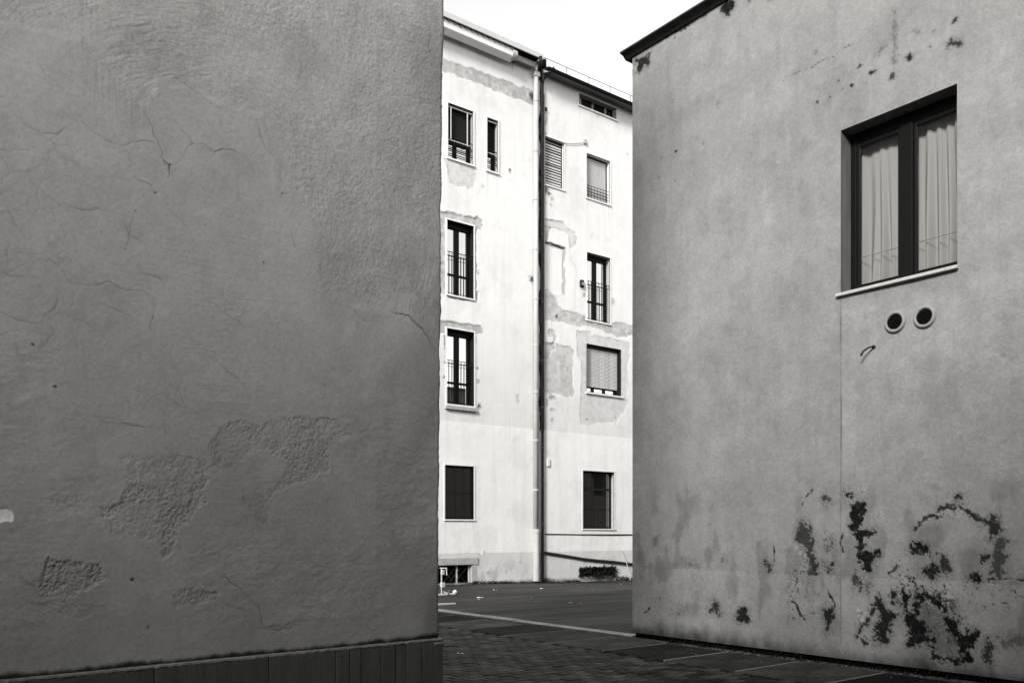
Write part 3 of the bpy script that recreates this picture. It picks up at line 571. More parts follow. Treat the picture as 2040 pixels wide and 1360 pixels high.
for a, b, sd_ in ((wy0 + fw + .035, wm - mw - .035, 1), (wm + mw + .035, wy1 - fw - .035, 2)):
    MB().quad((xi + .035, a, wz0 + .125), (xi + .035, a, wz1 - .175), (xi + .035, b, wz1 - .175), (xi + .035, b, wz0 + .125)).build('pane', M['clear'], wo)
    n, m_ = 110, 26; vs = []; rr = random.Random(sd_)
    ph = [rr.uniform(0, 6.28) for _ in range(8)]
    a2, b2 = a - .05, b + .05
    for k in range(n + 1):
        t = k / n
        for q in range(m_ + 1):
            s_ = q / m_; yb = a2 + (b2 - a2) * t + .012 * math.sin(3 * s_ + ph[0] + t * 5)
            amp = .012 + .024 * s_ ** .7
            fold = amp * (math.sin(21 * t + 3 * math.sin(4 * t + ph[6]) + ph[1] + .9 * math.sin(2.2 * s_ + ph[2])) + .5 * math.sin(38 * t + 2 * math.sin(5 * t) + ph[3] + 1.4 * s_) + .7 * math.sin(11 * t + ph[4] - .9 * s_))
            gather = .006 * math.sin(190 * t + ph[5]) * (1 - s_) ** 3
            vs.append((xi + .155 + fold + gather, yb, wz1 - .15 - (wz1 - wz0 - .2) * s_))
    mb = MB(); mb.add(vs, [(k * (m_ + 1) + q, (k + 1) * (m_ + 1) + q, (k + 1) * (m_ + 1) + q + 1, k * (m_ + 1) + q + 1) for k in range(n) for q in range(m_)])
    mb.build('curtain', M['curtain'], wo, smooth=True)
    MB().tube([(xi + .052, a - .02, wz0 + .46), (xi + .052, b + .02, wz0 + .46)], .004).build('inner_bar', M['plastic'], wo)  # thin level bar between pane and curtain
rm = MB(); rm.quad((xi + 2, wy0 - 1, wz0 - .5), (xi + 2, wy1 + 1, wz0 - .5), (xi + 2, wy1 + 1, wz1 + .5), (xi + 2, wy0 - 1, wz1 + .5))
for z in (wz0 - .5, wz1 + .5): rm.quad((xi + .1, wy0 - 1, z), (xi + .1, wy1 + 1, z), (xi + 2, wy1 + 1, z), (xi + 2, wy0 - 1, z))
for yy in (wy0 - 1, wy1 + 1): rm.quad((xi + .1, yy, wz0 - .5), (xi + 2, yy, wz0 - .5), (xi + 2, yy, wz1 + .5), (xi + .1, yy, wz1 + .5))
rm.build('room', M['plain'], wo)
MB().box(XR - .055, xi + .01, wy0 - .02, wy1 + .04, wz0 - .036, wz0 + .002).build('window_sill', M['sill'], rb, bevel=.006)
# two round vents
for (px, py) in ((1784, 641), (1843, 631)):
    vy, vz = RP(px, py); m = MB(); n = 32
    prof = [(.085, .012), (.092, .030), (.110, .034), (.122, .022), (.126, -.004)]
    vs = [(XR - p[1], vy + p[0] * math.cos(2 * math.pi * k / n), vz + p[0] * math.sin(2 * math.pi * k / n)) for p in prof for k in range(n)]
    m.add(vs, [(r_ * n + k, r_ * n + (k + 1) % n, (r_ + 1) * n + (k + 1) % n, (r_ + 1) * n + k) for r_ in range(len(prof) - 1) for k in range(n)])
    vo = m.build('vent', M['plastic'], rb, smooth=True)
    m = MB(); m.add([(XR - .011, vy + .09 * math.cos(2 * math.pi * k / n), vz + .09 * math.sin(2 * math.pi * k / n)) for k in range(n)], [tuple(range(n))[::-1]]); m.build('vent_backing', M['black'], vo)
    for k in range(8):
        z = -.07 + .02 * k; hw = math.sqrt(max(.088 ** 2 - z * z, .0004))
        m = MB(); m.add([(XR - .030, vy - hw, vz + z - .005), (XR - .030, vy + hw, vz + z - .005), (XR - .014, vy + hw, vz + z + .006), (XR - .014, vy - hw, vz + z + .006), (XR - .0305, vy - hw, vz + z - .002), (XR - .0305, vy + hw, vz + z - .002)], [(0, 1, 2, 3), (4, 5, 1, 0), (4, 3, 2, 5)]); m.build('slat', M['frame2'], vo)
cy0, cz0 = RP(1741, 691)
MB().tube([(XR + .01, cy0, cz0), (XR - .03, cy0 + .002, cz0 + .002), (XR - .07, cy0 + .03, cz0 - .012), (XR - .10, cy0 + .075, cz0 - .05), (XR - .11, cy0 + .10, cz0 - .10)], .011, 8).build('cable_stub', M['pipedark'], rb, smooth=True)
MB().tube([(XR + .005, cy0, cz0), (XR - .012, cy0, cz0)], .022, 12).build('cable_collar', M['pipedark'], rb)
# ================================================================== FAR BUILDINGS
XG0 = FP(1073.5, 500)[0]; XG1 = FP(1081.5, 500)[0]; XE = FP(1300, 400)[0] + 6; XW = FP(830, 600)[0]
fl = thing('apartment_building', 'white four storey building with heavy moulded cornice, left of the pale downpipe', 'building', (XG0, YF, 0))
fr = thing('apartment_building', 'white peeling four storey building with thin gutter and roller shutters, right of the pale downpipe', 'building', (XG1, YF, 0))
def rect(xl, xr, yt, yb):
    X0, z1 = FP(xl, yt); z0 = FP(xl, yb)[1]; return (X0, FP(xr, (yt + yb) / 2)[0], z0, z1)
WL = dict(W1=rect(892, 942.5, 204.7, 313.5), W2=rect(970, 991.8, 234, 338.5), F1=rect(890.3, 943.5, 437, 585.4), F2=rect(890, 944.4, 653, 803.7), G1=rect(886, 943.8, 925.6, 1033.5))
B1 = rect(872, 942.7, 1126, 1160); WL['B1'] = (B1[0], B1[1], .04, B1[3])
WR = dict(H1=rect(1153, 1227.9, 185.8, 208.8), S1=rect(1085.2, 1123.7, 271, 366.5), S2=rect(1168, 1214.5, 305, 393), F3=rect(1168.6, 1215.5, 502, 636), S3=rect(1169, 1236.9, 684, 780.7), G2=rect(1160.7, 1223.8, 936.7, 1052.5), B2=rect(1155, 1226, 1130, 1147))
zEL = FP(886, 62)[1]; zER = FP(1093, 148)[1]
zpaint = FP(880, 838)[1]; zbase = FP(1000, 1100)[1]
def far_wall(parent, x0, x1, lo, hi, ztop_, wins, seed, draw):
    xs = axis([x0, lo, hi, x1] + [w for r in wins.values() for w in r[:2]], .026, lo, hi, .6); zs = axis([-.4, 0, ztop_] + [w for r in wins.values() for w in r[2:]], .03, 0, ztop_, .4)
    nu, nv = len(xs), len(zs); U = np.repeat(xs, nv); V = np.tile(zs, nu); f = Field(U, V, seed, .03, 4)
    f.h += .010 * fbm(U, V, .5, 3, seed + 1) + .0015 * fbm(U, V, 8, 3, seed + 2)
    f.tone *= 1 + .025 * fbm(U, V, .5, 3, seed + 3) + .02 * fbm(U, V, 3, 4, seed + 4) + .015 * fbm(U * 6, V * .3, 1, 3, seed + 5)
    up = ss(-.012, .012, V - zpaint); f.tone *= 1 + .08 * (1 - up) - .05 * up * ss(9, 5, V); f.h += .004 * (1 - up)
    dn = ss(.012, -.012, V - zbase - .01 * fbm(U, V, 1, 2, seed + 6)); f.tone *= 1 - .22 * dn
    foot = V - (.10 + ground_foot(U) + .10 * fbm(U, V * .3, 1.2, 4, seed + 7, .6)); f.dirt = np.maximum(f.dirt, .9 * (1 - ss(-.07, .10, foot)))
    f.dirt = np.maximum(f.dirt, .30 * dn * ss(.15, .7, fbm(U * 1.5, V, 1.6, 4, seed + 8)) * ss(1.0, .2, V))
    f.dirt = np.maximum(f.dirt, .05 * ss(.1, .8, fbm(U * 5, V * .35, 1.1, 4, seed + 11)) + .07 * ss(.1, .7, fbm(U, V, 1.1, 5, seed + 12, .7)))
    # faint rain streaks under the sills
    for r in wins.values():
        for xx in (r[0] + .03, r[1] - .03):
            i = np.nonzero((np.abs(U - xx) < .25) & (V < r[2]) & (V > r[2] - 1.6))[0]
            f.dirt[i] = np.maximum(f.dirt[i], .13 * np.exp(-((U[i] - xx + .02 * fbm(U[i], V[i], 2, 2, 3)) / .035) ** 2) * ss(1.5, 0, r[2] - V[i]))
    draw(f)
    KX, KZ = (xs[:-1] + xs[1:]) / 2, (zs[:-1] + zs[1:]) / 2; keep = np.ones((nu - 1, nv - 1), bool)
    for r in wins.values(): keep &= ~(((KX > r[0]) & (KX < r[1]))[:, None] & ((KZ > r[2]) & (KZ < r[3]))[None, :])
    P = np.stack([U, YF - f.h, V], 1)
    link('wall', grid_mesh('wall', P, nu, nv, keep, dict(dirt=f.dirt, tone=f.tone, patch=f.patch), origin(parent)), M['far'], parent)
def ground_foot(U): return -.016 * np.maximum(0, U - 14.5)
def patch(f, pts, amt=1, dep=.02, rim=.35, nz=.035):
    i, d = f.poly(pts, .3); d = d + nz * fbm(f.u[i], f.v[i], 5, 4, 211, .65); m = 1 - ss(-.018, .018, d)
    f.h[i] -= dep * m; f.patch[i] = np.maximum(f.patch[i], amt * m * (.9 + .45 * fbm(f.u[i], f.v[i], 7, 5, 212, .7)))
    f.dirt[i] = np.maximum(f.dirt[i], rim * np.exp(-(d / .022) ** 2) * ss(-.5, .4, fbm(f.u[i], f.v[i], 3, 3, 213)))
def Q(ox, oy, s, pts): return [FP(ox + x / s, oy + y / s) for x, y in pts]
def draw_left(f):
    patch(f, [FP(860, 106), FP(886, 118), FP(960, 145), FP(1010, 163), FP(1064, 183), FP(1064, 211), FP(1000, 187), FP(940, 163), FP(886, 143), FP(860, 133)], .85, .015, .15)
    A = lambda *p: Q(880, 190, 6.8, p); patch(f, A((30, 850), (430, 930), (455, 980), (465, 1150), (445, 1275), (360, 1270), (330, 1230), (180, 1225), (115, 1190), (90, 1000), (50, 890)), .45, .012, .25, .02)
    A = lambda *p: Q(870, 420, 6.8, p)
    patch(f, A((30, -10), (85, 10), (300, 45), (520, 100), (540, 75), (620, 130), (632, 200), (615, 243), (545, 262), (540, 290), (540, 1080), (572, 1090), (566, 1230), (505, 1195), (430, 1200), (250, 1195), (170, 1180), (130, 1160), (85, 1130), (30, 1120)), .80, .03, .40, .02)
    spot(f, A((555, 830))[0], .05, .5)
    A = lambda *p: Q(870, 620, 6.477, p)
    patch(f, A((20, 120), (65, 125), (320, 160), (480, 180), (570, 195), (605, 240), (592, 292), (480, 297), (480, 265), (130, 215), (112, 285), (70, 285), (20, 280)), .95, .03, .45, .02)
    for x, y, r, a in [(528, 740, .035, .8), (535, 905, .05, .6), (118, 655, .04, .9), (105, 846, .05, .7)]: spot(f, A((x, y))[0], r, a, seed=int(x))
    for p in ([(487, 300), (492, 420), (486, 640)], [(112, 280), (108, 420), (116, 600)]):
        i, d = f.line(A(*p)); f.dirt[i] = np.maximum(f.dirt[i], .7 * (1 - ss(.008, .04, d + .03 * fbm(f.u[i], f.v[i], 6, 3, 7))))
    A = lambda *p: Q(860, 760, 3.4, p)
    for x, y, r, a in [(580, 92, .05, .45), (580, 128, .08, .35), (318, 165, .07, .8), (600, 1215, .04, .6), (382, 1297, .07, .4), (292, 100, .04, .35)]: spot(f, A((x, y))[0], r, a, seed=int(y))
    i, d = f.poly(A((60, 1205), (324, 1205), (324, 1245), (305, 1246), (305, 1400), (60, 1400))); m = 1 - ss(-.02, .02, d); f.patch[i] = np.maximum(f.patch[i], .5 * m); f.dirt[i] = np.maximum(f.dirt[i], .35 * np.exp(-(d / .03) ** 2))
    A = lambda *p: Q(880, 190, 6.8, p)
    for x, y, r, a in [(928, 1010, .035, .9), (930, 1040, .03, .7), (555, 1215, .05, .35)]: spot(f, A((x, y))[0], r, a, seed=int(y))
    A = lambda *p: Q(880, 0, 8.87, p)
    i, d = f.line(A((1270, 1060), (1262, 1110), (1255, 1160), (1260, 1240))); f.dirt[i] = np.maximum(f.dirt[i], .85 * (1 - ss(.01, .06, d + .03 * fbm(f.u[i], f.v[i], 5, 3, 8))))
    # soot-black open joint between the two buildings, running down to the painted ground floor
    gl = XG0 + .02 + .07 * fbm(f.u * 0 + 1, f.v, 1.3, 4, 221, .65); m = ss(-.02, .03, f.u - gl) * ss(zpaint - .15, zpaint + .1, f.v)
    f.dirt = np.maximum(f.dirt, .97 * m * (.86 + .14 * ss(-.5, .3, fbm(f.u, f.v, 5, 3, 223)))); f.h -= .07 * m
    i = np.nonzero((np.abs(f.u - FP(1062, 400)[0]) < .3) & (f.v > zpaint))[0]; dd = np.abs(f.u[i] - FP(1063.5, 400)[0]); f.dirt[i] = np.maximum(f.dirt[i], .75 * np.exp(-(dd / .03) ** 2) * ss(-.2, .4, fbm(f.u[i], f.v[i], 1.2, 3, 222)))
    spot(f, FP(1060, 556), .10, .85, seed=4); spot(f, FP(1063, 195), .12, .8, seed=6)
def draw_right(f):
    A = lambda *p: Q(1080, 420, 5.667, p)
    patch(f, A((20, 88), (110, 103), (230, 130), (300, 212), (370, 243), (382, 300), (375, 415), (310, 427), (300, 285), (230, 222), (130, 190), (60, 182), (20, 190)), .40, .02, .6, .012)
    patch(f, A((20, 150), (95, 185), (75, 250), (68, 350), (20, 352)), .9, .02, .8, .02)
    A2 = lambda *p: Q(860, 380, 3.4, p)
    patch(f, A2((760, 665), (820, 690), (850, 750), (890, 800), (1000, 830), (1050, 850), (1060, 895), (1210, 915), (1260, 890), (1350, 905), (1420, 930), (1420, 1000), (1355, 985), (1300, 990), (1250, 985), (1130, 940), (1050, 920), (960, 910), (850, 880), (760, 870)), .72, .015, .3)
    for x, y, r, a in [(848, 848, .05, .8), (790, 672, .04, .5), (1035, 865, .10, .4), (1035, 708, .09, .55), (1225, 748, .09, .45)]: spot(f, A2((x, y))[0], r, a, seed=int(x))
    A3 = lambda *p: Q(1080, 640, 6.183, p)
    patch(f, A3((20, 240), (100, 250), (160, 280), (250, 290), (340, 310), (400, 370), (390, 430), (385, 800), (405, 870), (380, 920), (250, 915), (130, 880), (20, 860)), .62, .015, .3)
    patch(f, A3((30, 240), (150, 270), (165, 330), (110, 390), (90, 460), (30, 470)), .85, .02, .25)
    patch(f, A3((70, 150), (85, 100), (120, 98), (180, 170), (188, 245), (150, 245), (140, 190), (90, 190)), .6, .012, .45)
    patch(f, A3((430, 110), (600, 130), (620, 180), (700, 190), (900, 215), (1080, 280), (1085, 450), (1060, 560), (1050, 1000), (1030, 1100), (940, 1180), (930, 1260), (700, 1250), (560, 1290), (470, 1250), (460, 1150), (480, 870), (495, 500), (460, 460), (430, 350)), .42, .012, .28)
    i, d = f.poly(A3((60, 880), (160, 900), (165, 1080), (80, 1120), (50, 1040)), .3); m = 1 - ss(-.1, .1, d); f.dirt[i] = np.maximum(f.dirt[i], .55 * m * ss(.1, .4, fbm(f.u[i], f.v[i], 7, 3, 231)))
    for x, y, r, a in [(118, 1210, .07, .5), (557, 1210, .04, .7), (908, 1178, .05, .4), (1075, 160, .06, .4)]: spot(f, A3((x, y))[0], r, a, seed=int(x))
    A4 = lambda *p: Q(1060, 160, 5.23, p)
    for x, y, r, a in [(175, 1180, .06, .9), (205, 1228, .07, .5), (130, 1270, .05, .7), (200, 1300, .06, .45), (690, 365, .10, .2), (420, 960, .35, .12), (480, 1040, .3, .10), (995, 775, .05, .3), (132, 1130, .13, .8), (125, 560, .08, .85)]: spot(f, A4((x, y))[0], r, a, seed=int(y))
    for x, y, r, a in [(570, 275, .10, .18), (640, 315, .09, .15), (730, 325, .10, .12), (905, 170, .2, .07), (930, 400, .2, .07)]: spot(f, A((x, y))[0], r, a, seed=int(y))
    i, d = f.line(A((310, 430), (320, 560), (385, 660), (370, 900), (375, 1110)));  f.dirt[i] = np.maximum(f.dirt[i], .22 * (1 - ss(.006, .03, d)))
    # blocked-up window: shallow recess with a sharp upper and right edge
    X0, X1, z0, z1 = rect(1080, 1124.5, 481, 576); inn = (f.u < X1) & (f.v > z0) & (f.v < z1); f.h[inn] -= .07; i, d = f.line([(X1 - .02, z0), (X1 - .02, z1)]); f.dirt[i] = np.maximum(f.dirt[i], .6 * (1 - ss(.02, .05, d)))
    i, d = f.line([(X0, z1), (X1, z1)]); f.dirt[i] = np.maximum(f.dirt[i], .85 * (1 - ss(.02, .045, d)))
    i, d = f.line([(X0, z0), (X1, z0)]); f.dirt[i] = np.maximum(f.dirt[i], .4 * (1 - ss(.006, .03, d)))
    i = np.nonzero(f.u < XG1 + .05)[0]; f.dirt[i] = np.maximum(f.dirt[i], .4 * ss(-.1, .3, fbm(f.u[i], f.v[i], 2, 3, 233)) * ss(zpaint, zpaint + .3, f.v[i]))
far_wall(fl, XW - 9, XG1, FP(868, 600)[0], XG1, zEL + .2, WL, 301, draw_left)
far_wall(fr, XG1, XE, XG1, FP(1275, 600)[0], zER + .1, WR, 331, draw_right)
for b_, x0, x1, zt_ in ((fl, XW - 9, XG1 - .01, zEL + .2), (fr, XG1 + .01, XE, zER + .1)):
    m = MB(); m.quad((x0, YF, -.4), (x0, YF + 10, -.4), (x0, YF + 10, zt_), (x0, YF, zt_)).quad((x1, YF, -.4), (x1, YF, zt_), (x1, YF + 10, zt_), (x1, YF + 10, -.4)).quad((x0, YF + 10, -.4), (x1, YF + 10, -.4), (x1, YF + 10, zt_), (x0, YF + 10, zt_))
    m.build('rear_walls', M['plain'], b_); MB().box(x0, x1, YF - .02, YF + 10, zt_, zt_ + .12).build('roof', M['roof'], b_)
# --- window pieces
def reveal(par, r, dp, m_):
    X0, X1, z0, z1 = r; y0, y1 = YF - .004, YF + dp; m = MB()
    m.quad((X1, y0, z0), (X1, y0, z1), (X1, y1, z1), (X1, y1, z0)).quad((X0, y0, z0), (X0, y1, z0), (X0, y1, z1), (X0, y0, z1)).quad((X0, y0, z1), (X0, y1, z1), (X1, y1, z1), (X1, y0, z1)).quad((X0, y0, z0), (X1, y0, z0), (X1, y1, z0), (X0, y1, z0))
    return m.build('reveal', m_, par)
def trim(par, r, w=.05, p=.022, mt='trim', sides='lrtb'):
    X0, X1, z0, z1 = r; y0, y1 = YF - p, YF + .03; m = MB()
    if 't' in sides: m.box(X0 - w, X1 + w, y0, y1, z1, z1 + w)
    if 'b' in sides: m.box(X0 - w, X1 + w, y0 - .02, y1, z0 - w, z0)
    if 'l' in sides: m.box(X0 - w, X0, y0, y1, z0, z1)
    if 'r' in sides: m.box(X1, X1 + w, y0, y1, z0, z1)
    return m.build('trim', M[mt], par)
def shrink(r, w): return (r[0] + w, r[1] - w, r[2] + w, r[3] - w)
def backing(par, r, y): MB().quad((r[0], y, r[2]), (r[1], y, r[2]), (r[1], y, r[3]), (r[0], y, r[3])).build('dark_backing', M['black'], par)
def french(b_, r, sill=False, revm='frame2'):
    X0, X1, z0, z1 = r; W, H = X1 - X0, z1 - z0; dp = .20; y0 = YF + dp; m = MB()
    m.box(X0, X0 + .05, y0, y0 + .07, z0, z1).box(X1 - .07, X1, y0, y0 + .07, z0, z1).box(X0 + .05, X1 - .07, y0, y0 + .07, z1 - .10, z1).box(X0 + .05, X1 - .07, y0, y0 + .07, z0, z0 + .07)
    m.box(X0 + .05, X1 - .07, y0 - .05, y0 + .005, z1 - .17, z1 - .115)                     # box of the roller
    xm = X0 + .05 + (W - .12) * .5; hw = .085
    m.box(xm - hw, xm + hw, y0 - .012, y0 + .06, z0 + .07, z1 - .17)
    zt = z0 + H * .30
    m.box(X0 + .05, xm - hw, y0 + .006, y0 + .05, zt - .035, zt + .035).box(xm + hw, X1 - .07, y0 + .006, y0 + .05, zt - .035, zt + .035)
    m.box(X1 - .125, X1 - .07, y0 + .006, y0 + .05, z0 + .07, z1 - .10)
    o = m.build('french_window', M['frame'], b_)
    reveal(o, r, dp, M[revm]); trim(o, r, .045, mt='trim')
    for a, c in ((X0 + .05, xm - hw), (xm + hw, X1 - .125)):
        for q, t in ((z0 + .07, zt - .035), (zt + .035, z1 - .17)):
            m = MB(); m.box(a, c, y0 + .03, y0 + .036, q, t); m.build('pane', M['mirror'], o)
    backing(o, r, y0 + .075)
    ra = MB(); zr = z0 + H * .585; yr = YF + .05
    ra.box(X0, X1, yr - .008, yr + .008, zr - .01, zr + .01).box(X0, X1, yr - .005, yr + .005, zr - .12, zr - .107).box(X0, X1, yr - .006, yr + .006, z0 + .06, z0 + .075)
    nb = 9
    for k in range(1, nb): x = X0 + W * k / nb; ra.box(x - .008, x + .008, yr - .0075, yr + .0075, z0 + .02, zr - .0105)
    ra.build('railing', M['rail'], o)
    if sill: MB().box(X0 - .08, X1 + .06, YF - .09, YF + .01, z0 - .17, z0 - .055).build('sill', M['trimdark'], o, bevel=.01)
    return o
W1 = french(fl, shrink(WL['F1'], .0)); french(fl, WL['F2'], True); french(fr, WR['F3'], revm='trimdark')
def barred(b_, r, npan):
    X0, X1, z0, z1 = r; W, H = X1 - X0, z1 - z0; dp = .16; y0 = YF + dp; m = MB(); zs_ = z1 - H * .64
    m.box(X0, X0 + .03, y0, y0 + .06, z0, z1).box(X1 - .14, X1, y0, y0 + .06, z0, z1).box(X0 + .03, X1 - .14, y0, y0 + .06, z1 - .1, z1).box(X0 + .03, X1 - .14, y0, y0 + .06, z0, z0 + .05).box(X0 + .03, X1 - .14, y0 - .03, y0 + .06, zs_ - .06, zs_ + .05)
    xs_ = [X0 + .03, X1 - .14]
    if npan == 2: xm = X0 + W * .385; m.box(xm - .07, xm + .07, y0, y0 + .06, z0 + .05, zs_ - .06); xs_ = [X0 + .03, xm - .07, xm + .07, X1 - .14]
    o = m.build('barred_window', M['frame'], b_); reveal(o, r, dp, M['trimdark']); trim(o, r, .05)
    for k in range(0, len(xs_), 2): MB().box(xs_[k], xs_[k + 1], y0 + .03, y0 + .036, z0 + .05, zs_ - .06).build('pane', M['mirror'], o)
    backing(o, r, y0 + .065)
    n = 20; m = MB(); zz = np.linspace(zs_ + .06, z1 - .12, n)
    for z in zz: m.add([(X0 + .04, y0 + .002, z), (X1 - .15, y0 + .002, z), (X1 - .15, y0 + .03, z + .045), (X0 + .04, y0 + .03, z + .045)], [(0, 1, 2, 3)])
    m.build('shutter_slats', M['slatdark'], o)
    bars = MB(); yb = YF + .05
    for q in (.70, .735, .815, .85, .60): bars.box(X0, X1 - .01, yb - .009, yb + .009, z1 - H * q - .010, z1 - H * q + .010)
    bars.build('bars', M['rail'], o)
    xa, xb = X0 + W * .15, X0 + W * .80; rods = [[(X0, yb, z1 - .075), (X1, yb, z1 - .075)], [(X0, yb, zs_ - .02), (X1 - .1, yb, zs_ - .02)]]
    if npan == 2: rods += [[(xa, yb - .01, z1 - .1), (xa, yb - .01, zs_ + .02)], [(xb, yb - .01, z1 - .1), (xb, yb - .01, zs_ - .05)]]
    for rd in rods: MB().tube(rd, .02).build('pale_rod', M['lightbar'], o)
barred(fl, WL['W1'], 2); barred(fl, WL['W2'], 1)
def plain_win(b_, r, cols, rows, dp=.16, revm='trimdark', muntin='frame2'):
    X0, X1, z0, z1 = r; y0 = YF + dp; m = MB(); w = .06
    m.box(X0, X0 + w, y0, y0 + .06, z0, z1).box(X1 - w, X1, y0, y0 + .06, z0, z1).box(X0 + w, X1 - w, y0, y0 + .06, z1 - w, z1).box(X0 + w, X1 - w, y0, y0 + .06, z0, z0 + w)
    o = m.build('window', M['frame'], b_); reveal(o, r, dp, M[revm]); trim(o, r, .045, mt='trim'); backing(o, r, y0 + .065)
    zz = [z0 + w] + [z0 + (z1 - z0) * q for q, _ in rows] + [z1 - w]; hh = [0] + [q for _, q in rows] + [0]
    mu = MB()
    for k in range(1, len(zz) - 1): mu.box(X0 + w, X1 - w, y0 - .004, y0 + .05, zz[k] - hh[k], zz[k] + hh[k])
    for k in range(len(zz) - 1):
        cs = cols[k]; xx = [X0 + w] + [X0 + (X1 - X0) * c for c in cs] + [X1 - w]
        for j_ in range(1, len(xx) - 1): mu.box(xx[j_] - .03, xx[j_] + .03, y0, y0 + .05, zz[k] + hh[k], zz[k + 1] - hh[k + 1])
        for j_ in range(len(xx) - 1): MB().box(xx[j_] + (.03 if j_ else 0), xx[j_ + 1] - (.03 if j_ < len(xx) - 2 else 0), y0 + .028, y0 + .034, zz[k] + hh[k], zz[k + 1] - hh[k + 1]).build('pane', M['dim'], o)
    mu.build('muntin', M[muntin], o); return o
plain_win(fl, WL['G1'], [[.36, .66], [.36, .66]], [(.5, .012)], .05, 'frame2', 'frame2')
plain_win(fr, WR['G2'], [[.42], [.42], [.42]], [(.34, .012), (.69, .04)], .16)
# attic strip window
r = WR['H1']; X0, X1, z0, z1 = r; y0 = YF + .2
o = MB().box(X0, X1, y0, y0 + .05, z1 - .04, z1).box(X0, X1, y0, y0 + .05, z0, z0 + .03).box(X0, X0 + .05, y0, y0 + .05, z0 + .03, z1 - .04).box(X1 - .05, X1, y0, y0 + .05, z0 + .03, z1 - .04).build('strip_window', M['frame'], fr)
reveal(o, r, .2, M['trimdark']); trim(o, r, .05, sides='lbt'); backing(o, r, y0 + .055)
for q in (.14, .46, .80): MB().box(X0 + (X1 - X0) * q - .025, X0 + (X1 - X0) * q + .025, y0 - .02, y0 + .03, z0 + .03, z1 - .04).build('mullion', M['lightbar' if q != .46 else 'trimdark'], o)
for a, b in ((.03, .12), (.16, .44), (.48, .78), (.82, .97)): MB().box(X0 + (X1 - X0) * a, X0 + (X1 - X0) * b, y0 + .03, y0 + .036, z0 + .03, z1 - .04).build('pane', M['dim'], o)
# shutters
def shutter(b_, r, n, frac, matn, dp, tilt, depth, revm='trim', trimsides='lrtb', top=.06):
    X0, X1, z0, z1 = r; H = z1 - z0; y0 = YF + dp
    m = MB(); m.box(X0, X0 + .025, y0 - .02, y0 + .03, z0, z1 - top).box(X1 - .04, X1, y0 - .02, y0 + .03, z0, z1 - top).box(X0, X1, y0 - .01, y0 + .05, z1 - top, z1)
    o = m.build('roller_shutter', M['frame2'], b_); reveal(o, r, dp, M[revm])
    if trimsides: trim(o, r, .05, sides=trimsides)
    zb_ = z1 - H * frac; ph = (z1 - top - zb_) / n
    if tilt: pr = [(-depth, -ph * .35), (-depth, -ph * .25), (0, ph * .42), (0, ph * .30)]
    else: pr = [(0, -ph * .45), (-depth, -ph * .30), (-depth, ph * .30), (0, ph * .45)]
    sm = MB().ex(pr, -(X1 - X0 - .065) / 2, (X1 - X0 - .065) / 2, 'x').mesh('slat'); sm.materials.append(M[matn]); rr = random.Random(n)
    for k in range(n):
        s_ = link('slat', sm, None, o); s_.location = np.array(((X0 + .025 + X1 - .04) / 2, y0 + .012, zb_ + ph * (k + .5))) - origin(b_)
        s_.rotation_euler = (rr.gauss(0, .10) if tilt else 0, rr.gauss(0, .006 if tilt else .001), 0)
    backing(o, r, y0 + .055); return o, zb_
shutter(fr, WR['S1'], 17, 1.0, 'slat', .12, True, .035)
o, _ = shutter(fr, WR['S2'], 26, 1.0, 'slat', .16, False, .008)
X0, X1, z0, z1 = WR['S2']; m = MB(); yb = YF + .04; zr = z0 + (z1 - z0) * .30
for k in range(5): z = z0 + .03 + (zr - z0 - .03) * k / 4; m.box(X0, X1, yb - .006, yb + .006, z - .007, z + .007)
for k in range(1, 8): x = X0 + (X1 - X0) * k / 8; m.box(x - .005, x + .005, yb - .0055, yb + .0055, z0 + .02, zr)
m.build('railing', M['rail'], o)
o, zb_ = shutter(fr, WR['S3'], 27, .86, 'slat2', .16, False, .012, revm='frame2', trimsides='', top=.12)
X0, X1, z0, z1 = WR['S3']; y0 = YF + .19
m = MB(); m.box(X0, X1, y0, y0 + .02, z0, z0 + .07).box(X0, X1, y0, y0 + .02, zb_ - .05, zb_ + .02)
for q in (.27, .60, .93): m.box(X0 + (X1 - X0) * q - .07, X0 + (X1 - X0) * q + .07, y0, y0 + .02, z0 + .07, zb_ - .05)
m.build('sash', M['frame'], o); MB().box(X0, X1 - .1, y0 + .021, y0 + .024, z0 + .07, zb_ - .05).build('pane', M['mirror'], o)
MB().box(X0 - .05, X1 + .10, YF - .05, YF + .16, z0 - .05, z0 + .004).build('sill', M['trim'], o)
# basement openings
r = WL['B1']; X0, X1, z0, z1 = r; y0 = YF + .18
o = MB().box(X0, X1, y0, y0 + .04, z1 - .03, z1).box(X1 - .05, X1, YF - .01, y0, z0, z1).build('basement_window', M['trimdark'], fl)
for q in (X0 + (X1 - X0) * .58, X1 - .095): MB().box(q - .018, q + .018, y0 - .1, y0 - .05, z0, z1 - .03).build('upright', M['lightbar'], o)
backing(o, r, y0 + .05); reveal(o, r, .18, M['frame2'])
m = MB()
for k in range(-8, 16):
    for sgn in (1, -1):
        a = X0 + .22 * k; h_ = z1 - z0 - .05; m.tube([(a, y0 - .12, z0), (a + sgn * h_, y0 - .12, z0 + h_)], .005, 4) if X0 < a < X1 - .1 and X0 < a + sgn * h_ < X1 - .05 else None
if m.v: m.build('wire_mesh', M['slatdark'], o)
MB().box(X0 - .5, X1 + .18, YF - .03, YF + .01, z1 + .01, z1 + .22).build('lintel', M['lint'], fl)
r = WR['B2']; X0, X1, z0, z1 = r; gz = float(ground_foot(np.array(X0)))
